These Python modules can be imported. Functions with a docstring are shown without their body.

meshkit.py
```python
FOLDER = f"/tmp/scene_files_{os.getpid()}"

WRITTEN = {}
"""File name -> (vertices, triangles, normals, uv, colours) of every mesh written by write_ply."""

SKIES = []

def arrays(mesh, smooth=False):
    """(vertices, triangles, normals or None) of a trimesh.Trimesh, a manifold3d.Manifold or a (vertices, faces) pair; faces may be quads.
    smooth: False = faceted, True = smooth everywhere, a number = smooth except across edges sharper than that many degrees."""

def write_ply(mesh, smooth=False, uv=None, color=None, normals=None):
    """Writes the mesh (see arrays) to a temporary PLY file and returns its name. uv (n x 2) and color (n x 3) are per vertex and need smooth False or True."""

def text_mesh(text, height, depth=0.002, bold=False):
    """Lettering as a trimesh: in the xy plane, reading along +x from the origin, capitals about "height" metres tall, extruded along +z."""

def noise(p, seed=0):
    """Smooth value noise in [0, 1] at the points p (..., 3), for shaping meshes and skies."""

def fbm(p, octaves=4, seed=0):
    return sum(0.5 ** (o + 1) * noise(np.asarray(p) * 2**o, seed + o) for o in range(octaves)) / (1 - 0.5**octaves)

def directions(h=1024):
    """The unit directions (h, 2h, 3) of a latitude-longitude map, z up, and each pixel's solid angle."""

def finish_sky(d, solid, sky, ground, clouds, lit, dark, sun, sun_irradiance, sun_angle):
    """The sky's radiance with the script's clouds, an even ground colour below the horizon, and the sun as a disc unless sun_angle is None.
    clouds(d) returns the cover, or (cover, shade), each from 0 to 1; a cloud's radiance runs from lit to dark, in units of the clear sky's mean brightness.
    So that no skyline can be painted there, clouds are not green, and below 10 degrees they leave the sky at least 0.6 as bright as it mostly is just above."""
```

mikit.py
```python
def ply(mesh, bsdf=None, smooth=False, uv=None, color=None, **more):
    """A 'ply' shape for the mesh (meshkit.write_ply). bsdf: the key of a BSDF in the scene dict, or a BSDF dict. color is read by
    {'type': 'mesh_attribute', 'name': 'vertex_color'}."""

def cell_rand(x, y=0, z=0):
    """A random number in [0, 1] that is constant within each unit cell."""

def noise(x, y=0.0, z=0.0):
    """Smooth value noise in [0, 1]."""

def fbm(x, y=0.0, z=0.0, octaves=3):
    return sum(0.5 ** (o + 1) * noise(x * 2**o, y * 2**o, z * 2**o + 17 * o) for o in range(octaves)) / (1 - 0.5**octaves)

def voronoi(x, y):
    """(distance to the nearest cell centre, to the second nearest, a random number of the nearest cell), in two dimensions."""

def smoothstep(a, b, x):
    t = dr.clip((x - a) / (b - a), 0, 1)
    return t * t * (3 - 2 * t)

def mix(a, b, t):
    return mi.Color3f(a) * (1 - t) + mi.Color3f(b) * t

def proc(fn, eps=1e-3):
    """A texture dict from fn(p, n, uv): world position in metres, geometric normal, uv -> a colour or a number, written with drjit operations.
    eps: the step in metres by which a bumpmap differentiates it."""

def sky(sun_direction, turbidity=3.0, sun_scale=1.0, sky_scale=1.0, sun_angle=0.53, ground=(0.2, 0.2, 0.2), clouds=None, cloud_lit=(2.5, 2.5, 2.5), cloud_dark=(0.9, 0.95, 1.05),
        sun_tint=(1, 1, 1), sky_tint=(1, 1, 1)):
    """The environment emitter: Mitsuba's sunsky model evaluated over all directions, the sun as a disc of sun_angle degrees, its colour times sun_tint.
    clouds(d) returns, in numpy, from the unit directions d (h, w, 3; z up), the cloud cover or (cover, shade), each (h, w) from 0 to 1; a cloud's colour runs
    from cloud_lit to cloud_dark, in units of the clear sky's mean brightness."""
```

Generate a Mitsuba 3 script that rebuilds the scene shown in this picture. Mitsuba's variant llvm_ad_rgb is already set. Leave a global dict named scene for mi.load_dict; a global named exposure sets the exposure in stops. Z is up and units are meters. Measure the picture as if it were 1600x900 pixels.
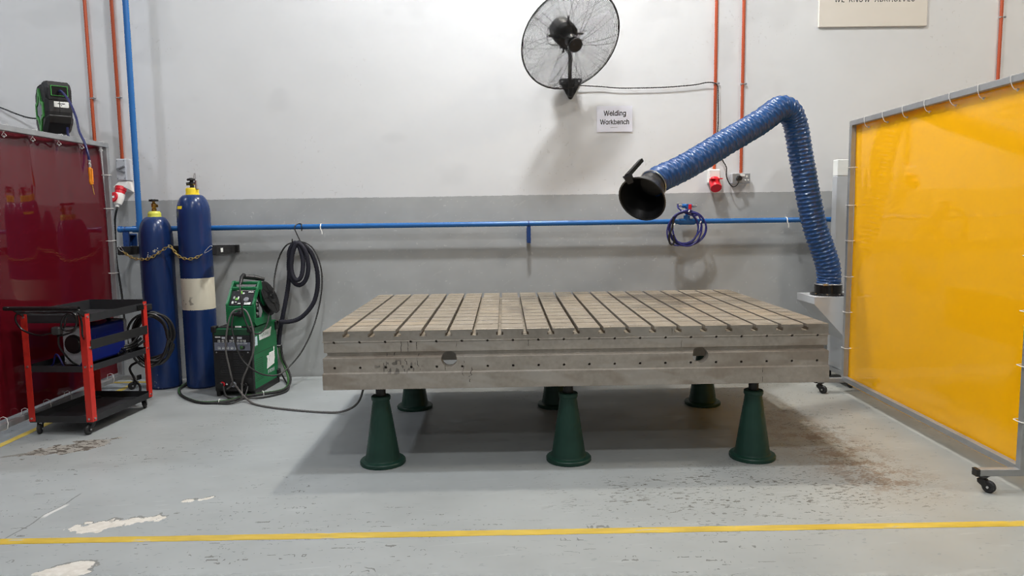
import math, random
import numpy as np, trimesh, drjit as dr, mitsuba as mi
import manifold3d as m3
import shapely
from shapely.geometry import Polygon
import mikit, meshkit
from mikit import proc, noise, fbm, voronoi, smoothstep, mix

T = mi.ScalarTransform4f
scene, labels = {'type': 'scene'}, {}

# ------------------------------------------------------------------ camera, lamps, exposure
exposure = 1.84
CAM = np.array([0.0, 0.0, 1.36])
FWD = np.array([0.00998177, 0.99459877, -0.10331335])
UP = np.array([0.01534718, 0.10315395, 0.994547])
scene['camera'] = {'type': 'perspective', 'fov': 2 * math.degrees(math.atan(800 / 1120)), 'fov_axis': 'x',
                   'to_world': T().look_at(origin=CAM.tolist(), target=(CAM + FWD).tolist(), up=UP.tolist()),
                   'near_clip': 0.05, 'far_clip': 100.0}
COOL, NEUT, WARM = (0.93, 0.98, 1.08), (1.0, 1.0, 1.0), (1.12, 1.0, 0.84)
# (x, y, z, lens radius, power, tint, direction): hall lamps inferred from shadows, then added fill lamps; the second is a flood light aimed at the wall
DOWN = (0, 0, -1)
LAMPS = [(0.50, 5.86, 5.93, 0.13, 52, (1.08, 1.0, 0.88), DOWN), (0.15, 3.95, 5.25, 0.15, 48, (0.97, 1.0, 1.03), (0, 0.66, -0.75)), (-0.25, 0.30, 5.93, 0.20, 40, NEUT, DOWN),
         (-6.0, 3.50, 5.93, 0.20, 38, COOL, DOWN), (5.3, 2.90, 5.93, 0.20, 44, WARM, DOWN),  # the right-hand lamp is added to light the yellow curtain from behind
         (0.0, -4.0, 5.93, 0.20, 40, NEUT, DOWN), (-6.0, -2.0, 5.93, 0.20, 14, COOL, DOWN), (6.4, -2.0, 5.93, 0.20, 12, WARM, DOWN)]  # unseen lamps added as fill light


# ------------------------------------------------------------------ helpers
def lin(r, g, b):
    c = np.array([r, g, b], float) / 255
    return [float(x) for x in np.where(c <= 0.04045, c / 12.92, ((c + 0.055) / 1.055) ** 2.4)]


def rgb(c):
    return {'type': 'rgb', 'value': [float(x) for x in c]}


def mat(key, color, rough=0.5, metal=0.0, spec=0.5, coat=0.0, bump=None, bump_scale=1.0, **more):
    col = color if isinstance(color, dict) else rgb(color)
    b = {'type': 'principled', 'base_color': col, 'roughness': rough, 'metallic': metal, 'specular': spec}
    if coat:
        b['clearcoat'] = coat
        b['clearcoat_gloss'] = 0.9
    b.update(more)
    if bump is not None:
        b = {'type': 'bumpmap', 'arbitrary': bump, 'scale': bump_scale, 'nested': b}
    scene[key] = {'type': 'twosided', 'bsdf': b}
    return key


def taken(key):
    return key in scene or any(k.startswith(key + '__') for k in scene) or key in labels


def numbered(name):
    if not taken(name):
        return name
    i = 1
    while taken(f'{name}_{i:03d}'):
        i += 1
    return f'{name}_{i:03d}'


def thing(name, label, cat, group=None):
    key = numbered(name)
    labels[key] = {'label': label, 'category': cat}
    if group:
        labels[key]['group'] = group
    return key


def part(parent, name, mesh, m, smooth=35, label=None, kind=None, **more):
    key = numbered(f'{parent}__{name}')
    scene[key] = mikit.ply(mesh, m, smooth, **more)
    if label or kind:
        labels[key] = {}
        if label:
            labels[key]['label'] = label
        if kind:
            labels[key]['kind'] = kind
    return key


def single(name, mesh, m, label, cat, group=None, smooth=35):
    key = numbered(name)
    scene[key] = mikit.ply(mesh, m, smooth)
    labels[key] = {'label': label, 'category': cat}
    if group:
        labels[key]['group'] = group
    return key


def struct(name, mesh, m, label=None, smooth=False):
    scene[name] = mikit.ply(mesh, m, smooth)
    labels[name] = {'kind': 'structure', 'label': label or name.replace('_', ' ')}


def cat(*ms):
    return trimesh.util.concatenate([m for m in ms])


def box(x0, x1, y0, y1, z0, z1):
    b = trimesh.creation.box([abs(x1 - x0), abs(y1 - y0), abs(z1 - z0)])
    b.apply_translation([(x0 + x1) / 2, (y0 + y1) / 2, (z0 + z1) / 2])
    return b


def totri(man):
    m = man.to_mesh()
    return trimesh.Trimesh(m.vert_properties[:, :3], m.tri_verts, process=False)


def hull(pts):
    return totri(m3.Manifold.hull_points(np.asarray(pts, float)))


def cbox(x0, x1, y0, y1, z0, z1, c=0.003):
    """A box with chamfered edges."""
    p = []
    for a, b, d in ((0, c, c), (c, 0, c), (c, c, 0)):
        for x in (x0 + a, x1 - a):
            for y in (y0 + b, y1 - b):
                for z in (z0 + d, z1 - d):
                    p.append((x, y, z))
    return hull(p)


def rounded(x0, x1, y0, y1, z0, z1, r, n=10):
    s = m3.Manifold.sphere(r, n * 2)
    return totri(m3.Manifold.batch_hull([s.translate((x, y, z)) for x in (x0 + r, x1 - r) for y in (y0 + r, y1 - r) for z in (z0 + r, z1 - r)]))


def spline(pts, step=0.012, closed=False):
    p = np.asarray(pts, float)
    n = len(p)
    out = []
    for i in range(n if closed else n - 1):
        if closed:
            a, b, c, d = p[(i - 1) % n], p[i], p[(i + 1) % n], p[(i + 2) % n]
        else:
            a, b, c, d = p[max(i - 1, 0)], p[i], p[i + 1], p[min(i + 2, n - 1)]
        k = max(2, int(np.linalg.norm(c - b) / step))
        t = (np.arange(k) / k)[:, None]
        out.append(0.5 * (2 * b + (c - a) * t + (2 * a - 5 * b + 4 * c - d) * t ** 2 + (3 * b - a - 3 * c + d) * t ** 3))
    if not closed:
        out.append(p[-1:])
    return np.vstack(out)


def sweep(path, r, seg=8, closed=False, caps=True):
    """A tube along the path; r is a number, one per point, or one per point and angle (n x seg)."""
    p = np.asarray(path, float)
    n = len(p)
    t = np.roll(p, -1, 0) - np.roll(p, 1, 0)
    if not closed:
        t[0], t[-1] = p[1] - p[0], p[-1] - p[-2]
    t /= np.linalg.norm(t, axis=1, keepdims=True) + 1e-12
    a = np.array([0, 0, 1.0]) if abs(t[0][2]) < 0.9 else np.array([1.0, 0, 0])
    u = np.cross(t[0], a)
    u /= np.linalg.norm(u)
    us = [u]
    for i in range(1, n):
        u = u - t[i] * (u @ t[i])
        u /= np.linalg.norm(u)
        us.append(u)
    us = np.array(us)
    vs = np.cross(t, us)
    ang = np.arange(seg) / seg * 2 * np.pi
    r = np.broadcast_to(np.asarray(r, float).reshape(-1, 1) if np.ndim(r) == 1 else r, (n, seg))
    v = p[:, None] + r[..., None] * (np.cos(ang)[None, :, None] * us[:, None] + np.sin(ang)[None, :, None] * vs[:, None])
    v = v.reshape(-1, 3)
    rows = n if closed else n - 1
    i, j = np.meshgrid(np.arange(rows), np.arange(seg), indexing='ij')
    i2, j2 = (i + 1) % n, (j + 1) % seg
    q = np.stack([i * seg + j, i * seg + j2, i2 * seg + j2, i2 * seg + j], -1).reshape(-1, 4)
    f = np.vstack([q[:, [0, 1, 2]], q[:, [0, 2, 3]]])
    if caps and not closed:
        k = len(v)
        v = np.vstack([v, p[:1], p[-1:]])
        jj = np.arange(seg)
        f = np.vstack([f, np.stack([np.full(seg, k), (jj + 1) % seg, jj], -1),
                       np.stack([np.full(seg, k + 1), (n - 1) * seg + jj, (n - 1) * seg + (jj + 1) % seg], -1)])
    return trimesh.Trimesh(v, f, process=False)


def tube(pts, r, seg=8, step=0.012, closed=False):
    return sweep(spline(pts, step, closed), r, seg, closed)


def rod(a, b, r, seg=16):
    return sweep([a, b], r, seg)


def lathe(profile, center=(0, 0, 0), axis=(0, 0, 1), seg=40):
    """profile: (radius, height) pairs along the axis."""
    m = trimesh.creation.revolve(np.asarray(profile, float), sections=seg)
    m.apply_transform(trimesh.geometry.align_vectors([0, 0, 1], np.asarray(axis, float) / np.linalg.norm(axis)))
    m.apply_translation(center)
    return m


def disc(c, axis, r, h, seg=24, bevel=0.0):
    b = bevel
    return lathe([(0, 0), (r - b, 0), (r, b), (r, h - b), (r - b, h), (0, h)] if b else [(0, 0), (r, 0), (r, h), (0, h)], c, axis, seg)


def frame_of(axis, up=(0, 0, 1)):
    """Columns side, top, axis."""
    z = np.asarray(axis, float)
    z = z / np.linalg.norm(z)
    if abs(np.dot(up, z)) > 0.999 * np.linalg.norm(up):
        up = (0, 1, 0) if abs(z[1]) < 0.9 else (1, 0, 0)
    x = np.cross(up, z)
    x /= np.linalg.norm(x)
    return np.stack([x, np.cross(z, x), z], 1)


def ring(c, axis, R, r, n=72, seg=4):
    F = frame_of(axis)
    t = np.arange(n) / n * 2 * np.pi
    return sweep(np.asarray(c) + R * (np.cos(t)[:, None] * F[:, 0] + np.sin(t)[:, None] * F[:, 1]), r, seg, closed=True)


def extrude(poly, h):
    return trimesh.creation.extrude_polygon(poly if isinstance(poly, Polygon) else Polygon(poly), h, engine='earcut')


def moved(m, R=None, t=(0, 0, 0)):
    M = np.eye(4)
    if R is not None:
        M[:3, :3] = R
    M[:3, 3] = t
    m = m.copy()
    m.apply_transform(M)
    return m


def rotz(deg):
    a = math.radians(deg)
    return np.array([[math.cos(a), -math.sin(a), 0], [math.sin(a), math.cos(a), 0], [0, 0, 1]])


def facing(m, x, y, z):
    """A mesh drawn in the xy plane, stood up on the back wall: reads along +x, faces -y."""
    return moved(m, np.array([[1, 0, 0], [0, 0, -1], [0, 1, 0]], float), (x, y, z))


def text(s, height, depth=0.001, bold=False, spacing=None, width=None):
    if spacing is None:
        m = meshkit.text_mesh(s, height, depth, bold)
    else:
        ms, x = [], 0.0
        for ch in s:
            if ch != ' ':
                g = meshkit.text_mesh(ch, height, depth, bold)
                w = g.bounds[1][0] - g.bounds[0][0]
                g.apply_translation([x - g.bounds[0][0], 0, 0])
                ms.append(g)
                x += w + spacing
            else:
                x += height * 0.5 + spacing
        m = cat(*ms)
    m.apply_translation([-m.bounds[0][0], 0, 0])
    if width:
        m.apply_scale([width / m.bounds[1][0], 1, 1])
    return m


# ------------------------------------------------------------------ materials
WALL_Y = 6.03


def wall_color(p, n, uv):
    edge = 1.510 + 0.004 * (noise(p.x * 3, 1.0) - 0.5) + 0.004 * (noise(p.x * 40, 5.0) - 0.5)
    big = fbm(p.x * 0.8, p.z * 0.8, 3.0)
    fine = fbm(p.x * 9, p.z * 9, 1.0)
    white = mix((0.70, 0.70, 0.70), (0.64, 0.64, 0.64), big)
    smear = smoothstep(0.66, 0.80, fbm(p.x * 2.2, p.z * 3.0, 9.0)) * 0.06
    white = white * (1 - smear)
    spots = smoothstep(0.90, 0.93, noise(p.x * 70, p.z * 70, 4.0)) * smoothstep(0.70, 0.82, noise(p.x * 2.5, p.z * 2.5, 8.0))
    white = mix(white, (0.45, 0.44, 0.42), spots * 0.3)
    gray = mix((0.40, 0.407, 0.403), (0.345, 0.352, 0.349), fbm(p.x * 1.3, p.z * 3.5, 2.0))
    gray = gray * (0.95 + 0.1 * fine)
    scr = smoothstep(0.90, 0.94, noise(p.x * 11 + p.z * 9, p.z * 60 - p.x * 40, 6.0))
    gray = mix(gray, (0.48, 0.48, 0.46), scr * 0.25)
    specks = smoothstep(0.93, 0.95, noise(p.x * 60, p.z * 60, 14.0))
    gray = mix(gray, (0.6, 0.6, 0.58), specks * 0.4)
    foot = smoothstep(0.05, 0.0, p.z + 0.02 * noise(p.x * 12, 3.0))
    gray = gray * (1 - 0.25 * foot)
    return mix(gray, white, smoothstep(-0.0025, 0.0025, p.z - edge))


def wall_bump(p, n, uv):
    return fbm(p.x * 5, p.z * 5, 7.0) * 0.7 + fbm(p.x * 40, p.z * 40, 2.0, octaves=2) * 0.12


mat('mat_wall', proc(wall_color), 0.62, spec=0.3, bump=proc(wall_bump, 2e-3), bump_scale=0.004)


def patch(p, cx, cy, rx, ry, seed, rag=0.55, fx=9.0, ang=0.0):
    ca, sa = math.cos(ang), math.sin(ang)
    dx, dy = p.x - cx, p.y - cy
    u, v = (dx * ca + dy * sa) / rx, (-dx * sa + dy * ca) / ry
    d = dr.sqrt(u * u + v * v) + rag * 2 * (fbm(p.x * fx, p.y * fx, seed, octaves=4) - 0.5)
    return smoothstep(1.02, 0.94, d)


def floor_color(p, n, uv):
    big = fbm(p.x * 0.5, p.y * 0.7, 1.0)
    mid = fbm(p.x * 3.0, p.y * 4.5, 2.0, octaves=4)
    c = mix((0.345, 0.375, 0.385), (0.40, 0.42, 0.42), big)
    warmth = smoothstep(-0.5, 3.0, p.x)
    c = c * mix((1, 1, 1), (1.06, 1.02, 0.95), warmth)
    c = c * (0.655 + 0.17 * mid)
    # drag marks, pale and dark, lying roughly along x
    st = noise(p.x * 5 + p.y * 4, p.y * 60 - p.x * 9, 3.0)
    c = mix(c, (0.58, 0.60, 0.60), smoothstep(0.88, 0.97, st) * 0.09)
    st2 = noise(p.x * 30 - p.y * 16, p.y * 70 + p.x * 12, 8.0)
    c = mix(c, (0.20, 0.215, 0.22), smoothstep(0.90, 0.95, st2) * 0.5)
    # scattered chips that show the dark screed
    chip = smoothstep(0.90, 0.92, noise(p.x * 34 + 5 * noise(p.x * 40, p.y * 40, 1.0), p.y * 60, 12.0))
    c = mix(c, (0.13, 0.13, 0.125), chip * smoothstep(0.5, 0.65, noise(p.x * 1.7, p.y * 1.7, 2.0)) * 0.8)
    # the worn belt in front of and below the bench
    belt = smoothstep(0.55, 0.0, dr.abs(p.y - 3.36)) * smoothstep(0.1, 0.7, p.x) * smoothstep(2.35, 1.6, p.x)
    belt = dr.maximum(belt, smoothstep(0.35, 0.0, dr.abs(p.x - 1.85)) * smoothstep(3.2, 3.5, p.y) * smoothstep(5.4, 4.8, p.y) * 0.9)
    sc = noise(p.x * 44 + p.y * 10, p.y * 120 - p.x * 20, 21.0) * 0.55 + 0.3 * fbm(p.x * 90, p.y * 160, 5.0) + 0.15 * noise(p.x * 5, p.y * 9, 3.0) + 0.16 * (noise(p.x * 9 + p.y * 5, p.y * 13 - p.x * 4, 61.0) - 0.5)
    c = mix(c, (0.085, 0.08, 0.07), smoothstep(0.64, 0.70, sc + 0.08 * belt - 0.06) * dr.sqrt(belt) * (0.35 + 0.6 * noise(p.x * 15, p.y * 25, 66.0)))
    dirt = smoothstep(0.40, 0.0, dr.abs(p.x - 1.88 + 0.1 * (p.y - 3.6))) * smoothstep(3.1, 3.5, p.y) * smoothstep(5.2, 4.2, p.y)
    dirt = dirt * smoothstep(0.42, 0.62, fbm(p.x * 11, p.y * 14, 31.0, octaves=5) * 0.7 + 0.3 * noise(p.x * 110, p.y * 150, 2.0))
    c = mix(c, (0.17, 0.12, 0.085), dirt * 0.75)
    # old wear spots: white filler and dark bare screed
    for a in ((-1.835, 3.085, 0.105, 0.058, 41.0, 0.75, 30.0, 0.1), (-1.67, 3.145, 0.12, 0.036, 43.0, 0.95, 36.0, 0.25), (-1.73, 2.685, 0.10, 0.065, 47.0, 0.5, 24.0, 0.3), (-1.55, 3.36, 0.035, 0.016, 49.0, 0.8, 40.0, 0.5), (-1.47, 3.385, 0.03, 0.012, 51.0, 0.9, 40.0, 0.6)):
        rim = patch(p, a[0] + 0.006, a[1] + 0.010, a[2] * 1.04, a[3] * 1.1, *a[4:])
        c = mix(c, (0.16, 0.16, 0.15), rim * 0.75)
        pale = mix((0.46, 0.43, 0.38), (0.60, 0.58, 0.54), fbm(p.x * 45, p.y * 60, 6.0, octaves=4))
        c = mix(c, pale, patch(p, *a))
    worn = patch(p, -2.62, 4.21, 0.25, 0.10, 53.0, 0.6, 15.0, 0.62)
    grit = smoothstep(0.46, 0.60, fbm(p.x * 40, p.y * 55, 57.0, octaves=4))
    c = mix(c, mix((0.27, 0.26, 0.24), (0.10, 0.09, 0.078), grit), worn)
    tail = patch(p, -2.86, 4.09, 0.12, 0.02, 59.0, 0.6, 22.0, 0.5)
    c = mix(c, (0.17, 0.165, 0.15), tail * 0.8)
    # one long crack with its paler repair
    t = dr.clip((p.y - 3.02) / 0.45, -0.1, 1.0)
    cx = -2.16 + 0.03 * t + 0.02 * (noise(p.y * 9, 2.0) - 0.5)
    on = smoothstep(2.85, 2.95, p.y) * smoothstep(3.50, 3.46, p.y)
    c = mix(c, (0.15, 0.155, 0.155), smoothstep(0.006, 0.002, dr.abs(p.x - cx)) * on * 0.8)
    c = mix(c, (0.55, 0.55, 0.53), smoothstep(0.014, 0.008, dr.abs(p.x - cx - 0.012)) * smoothstep(3.18, 3.22, p.y) * smoothstep(3.36, 3.32, p.y) * 0.8)
    # stains around the welder and behind the cylinders
    soot = smoothstep(0.9, 0.3, dr.sqrt(dr.square((p.x + 2.3) / 0.9) + dr.square((p.y - 5.55) / 0.6))) * smoothstep(0.3, 0.7, fbm(p.x * 6, p.y * 6, 71.0))
    c = mix(c, (0.14, 0.145, 0.145), soot * 0.5)
    return c


def floor_bump(p, n, uv):
    return fbm(p.x * 12, p.y * 16, 5.0, octaves=4)


def floor_rough(p, n, uv):
    return 0.36 + 0.2 * fbm(p.x * 4, p.y * 6, 11.0)


mat('mat_floor', proc(floor_color), proc(floor_rough), spec=0.4, bump=proc(floor_bump, 2e-3), bump_scale=0.003)


def line_color(p, n, uv):
    w = fbm(p.x * 9, p.y * 40, 4.0, octaves=4)
    c = mix((0.47, 0.32, 0.035), (0.56, 0.41, 0.085), fbm(p.x * 3, p.y * 9, 6.0))
    c = c * (0.78 + 0.38 * w) * (0.92 + 0.12 * smoothstep(-2.0, 2.0, p.x))
    return mix(c, (0.36, 0.36, 0.33), smoothstep(0.70, 0.78, w) * 0.7)


mat('mat_line', proc(line_color), 0.5, spec=0.35)


def top_color(p, n, uv):
    """Planed iron: tan oil film in bands that change from land to land."""
    i, j = dr.floor((p.x + 0.905) / 0.1345), dr.floor((p.y - 3.82) / 0.142)
    tone = mikit.cell_rand(i, j, 3)
    row = mikit.cell_rand(j, 7, 1)
    g = fbm(p.x * 5, p.y * 42, 2.0, octaves=4)
    c = mix((0.40, 0.345, 0.265), (0.26, 0.215, 0.16), dr.clip(g * 0.75 + tone * 0.25 + row * 0.25 - 0.12, 0, 1))
    c = mix(c, (0.48, 0.37, 0.24), smoothstep(0.55, 0.8, fbm(p.x * 2.0, p.y * 2.5, 5.0)) * 0.45)
    c = mix(c, (0.55, 0.52, 0.47), smoothstep(0.66, 0.8, fbm(p.x * 9, p.y * 60, 9.0)) * 0.4)
    gy = dr.abs((p.y - 3.897) / 0.142 - dr.round((p.y - 3.897) / 0.142)) * 0.142
    c = mix(c, (0.13, 0.11, 0.085), smoothstep(0.016, 0.004, gy) * smoothstep(0.25, 0.6, noise(p.x * 7, j * 3.1, 4.0)) * 0.7)
    stain = smoothstep(1.0, 0.25, dr.sqrt(dr.square((p.x - 1.05) / 0.55) + dr.square((p.y - 5.05) / 0.22)) + 0.6 * (fbm(p.x * 7, p.y * 7, 13.0) - 0.5))
    c = mix(c, (0.10, 0.085, 0.07), stain * 0.75)
    stain2 = smoothstep(0.9, 0.2, dr.sqrt(dr.square((p.x - 0.08) / 0.14) + dr.square((p.y - 4.45) / 0.35)) + 0.7 * (fbm(p.x * 11, p.y * 11, 17.0) - 0.5))
    c = mix(c, (0.14, 0.12, 0.10), stain2 * 0.5)
    side = dr.select(n.z > 0.5, 1.0, 0.0)
    return mix(iron(p), c, side)


RUNS = [(-0.585, .56, .64, .02, .0035), (-0.63, .545, .635, .012, .0022), (-0.53, .535, .63, .03, .003), (-0.46, .545, .63, .02, .0025), (-0.55, .64, .70, .012, .0025), (-0.52, .64, .70, .012, .002), (-0.47, .65, .71, .01, .0025),
        (-0.315, .50, .565, .02, .0022), (-0.225, .51, .615, .014, .0022), (-0.175, .46, .57, .05, .0028), (-0.26, .66, .69, .004, .0018), (0.12, .60, .70, .006, .0018), (0.93, .64, .69, .004, .0016), (1.36, .45, .53, .003, .0018), (0.88, .70, .75, .01, .002)]


def iron(p):
    m = fbm(p.x * 7, p.z * 9 + p.y * 7, 1.0, octaves=4)
    fine = fbm(p.x * 60, p.z * 60 + p.y * 60, 4.0)
    c = mix((0.345, 0.312, 0.272), (0.245, 0.22, 0.188), m) * (0.86 + 0.28 * fine)
    rust = smoothstep(0.56, 0.72, fbm(p.x * 3.1, p.z * 12, 8.0))
    c = mix(c, (0.19, 0.15, 0.115), rust * 0.5)
    pale = smoothstep(0.60, 0.75, fbm(p.x * 4.3 + p.z * 8, p.z * 10, 15.0))
    c = mix(c, (0.36, 0.34, 0.31), pale * 0.5)
    # ink-dark hairline runs where coolant dripped
    run = mi.Float(0)
    for x0, za, zb, amp, w in RUNS:
        cx = x0 + amp * (noise(p.z * 38, x0 * 31) - 0.5) + 0.25 * amp * (noise(p.z * 120, x0 * 57) - 0.5)
        ends = smoothstep(za - 0.006, za + 0.01, p.z) * smoothstep(zb + 0.004, zb - 0.004, p.z)
        run = dr.maximum(run, smoothstep(w, w * 0.4, dr.abs(p.x - cx)) * ends * smoothstep(0.2, 0.5, noise(p.z * 70, x0 * 11)))
    blot = smoothstep(1.0, 0.5, dr.sqrt(dr.square((p.x + 0.57) / 0.16) + dr.square((p.z - 0.565) / 0.05))) * smoothstep(0.60, 0.75, noise(p.x * 90, p.z * 60, 5.0))
    return mix(c, (0.035, 0.03, 0.026), dr.maximum(run * 0.85, blot * 0.6))


mat('mat_bench_top', proc(top_color), 0.36, metal=0.5, spec=0.5)
mat('mat_bench', proc(lambda p, n, uv: iron(p)), 0.5, spec=0.45)


def stand_color(p, n, uv):
    return mix((0.009, 0.036, 0.026), (0.014, 0.050, 0.036), fbm(p.x * 9 + p.y * 9, p.z * 14, 3.0))


mat('mat_stand', proc(stand_color), 0.42, spec=0.3)
mat('mat_iron_dark', lin(26, 26, 26), 0.5, metal=0.3)


def bottle_color(p, n, uv):
    c = mix((0.008, 0.024, 0.095), (0.011, 0.032, 0.12), fbm(p.x * 5 + p.y * 3, p.z * 5, 2.0))
    scuff = smoothstep(0.86, 0.92, noise(p.x * 70 + p.y * 30, p.z * 90, 5.0)) * smoothstep(0.52, 0.70, noise(p.x * 5, p.z * 3.4, 9.0)) * smoothstep(-2.60, -2.68, p.x)
    return mix(c, (0.30, 0.32, 0.34), scuff * 0.55)


mat('mat_bottle', proc(bottle_color), 0.24, spec=0.45)
mat('mat_band', proc(lambda p, n, uv: mix((0.66, 0.62, 0.50), (0.56, 0.52, 0.42), fbm(p.x * 9, p.z * 9, 2.0)) * (1 - 0.55 * smoothstep(0.76, 0.82, noise(p.x * 50, p.z * 38, 3.0)) * smoothstep(0.5, 0.7, noise(p.x * 6, p.z * 6, 2.0)))), 0.5)
mat('mat_collar_yellow', lin(238, 208, 40), 0.45)
mat('mat_collar_lime', lin(205, 205, 80), 0.45)
mat('mat_brass', lin(190, 150, 80), 0.32, metal=1.0)
mat('mat_chrome', (0.70, 0.70, 0.70), 0.18, metal=1.0)
mat('mat_steel', (0.62, 0.62, 0.62), 0.35, metal=1.0)
mat('mat_galv', proc(lambda p, n, uv: mix((0.40, 0.41, 0.42), (0.30, 0.31, 0.32), fbm(p.x * 14, p.y * 14, p.z * 14))), 0.42, metal=0.55)
mat('mat_black', lin(22, 22, 23), 0.42)
mat('mat_black_matt', lin(26, 26, 27), 0.65)
mat('mat_black_gloss', lin(14, 14, 15), 0.22)
mat('mat_hood', lin(15, 15, 16), 0.34)
mat('mat_rubber', lin(30, 30, 31), 0.55)
mat('mat_cable', lin(38, 38, 38), 0.5)
mat('mat_cable_gray', lin(88, 86, 84), 0.5)
mat('mat_sleeve', lin(28, 28, 40), 0.75, bump=proc(lambda p, n, uv: noise(p.x * 160, p.y * 160, p.z * 160), 1e-3), bump_scale=0.002)
mat('mat_pipe_blue', lin(34, 96, 160), 0.32)
mat('mat_pipe_navy', lin(22, 56, 112), 0.42)
mat('mat_conduit', lin(172, 74, 40), 0.42)
mat('mat_white_plastic', lin(226, 224, 220), 0.4)
mat('mat_gray_plastic', lin(186, 188, 194), 0.42)
mat('mat_gray_dark', lin(120, 122, 128), 0.45)
mat('mat_red_plastic', lin(205, 24, 40), 0.35)
mat('mat_cart_red', lin(186, 42, 33), 0.4)
mat('mat_cart_black', lin(36, 37, 40), 0.55)
mat('mat_green', lin(16, 100, 58), 0.38)
mat('mat_green_dark', lin(22, 62, 40), 0.45)
mat('mat_reel_green', lin(60, 138, 62), 0.4)
mat('mat_lime_mark', lin(120, 200, 60), 0.4)
mat('mat_hose_green', lin(52, 90, 50), 0.45)
mat('mat_hose_navy', lin(20, 26, 78), 0.35)
mat('mat_hose_violet', lin(38, 40, 108), 0.35)
mat('mat_orange', lin(232, 140, 30), 0.4)
mat('mat_welder_blue', lin(16, 30, 104), 0.35)
mat('mat_panel_gray', lin(104, 108, 120), 0.45)
mat('mat_print_white', lin(225, 228, 225), 0.5)
mat('mat_print_black', lin(24, 24, 28), 0.6)
mat('mat_paper', lin(226, 226, 236), 0.55)
mat('mat_board', lin(214, 207, 196), 0.5)
mat('mat_tie', lin(226, 224, 220), 0.45)
mat('mat_gold_chain', lin(205, 180, 110), 0.35, metal=0.8)
mat('mat_unit_gray', lin(178, 182, 186), 0.4)
mat('mat_alu', (0.72, 0.73, 0.74), 0.42, metal=0.4)
mat('mat_ceiling', (0.80, 0.80, 0.80), 0.8)
mat('mat_lime_light', lin(190, 215, 220), 0.4)


def duct_color(p, n, uv):
    g = fbm(p.x * 18, p.y * 18, p.z * 18)
    return mix((0.008, 0.043, 0.145), (0.014, 0.064, 0.20), g)


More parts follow.
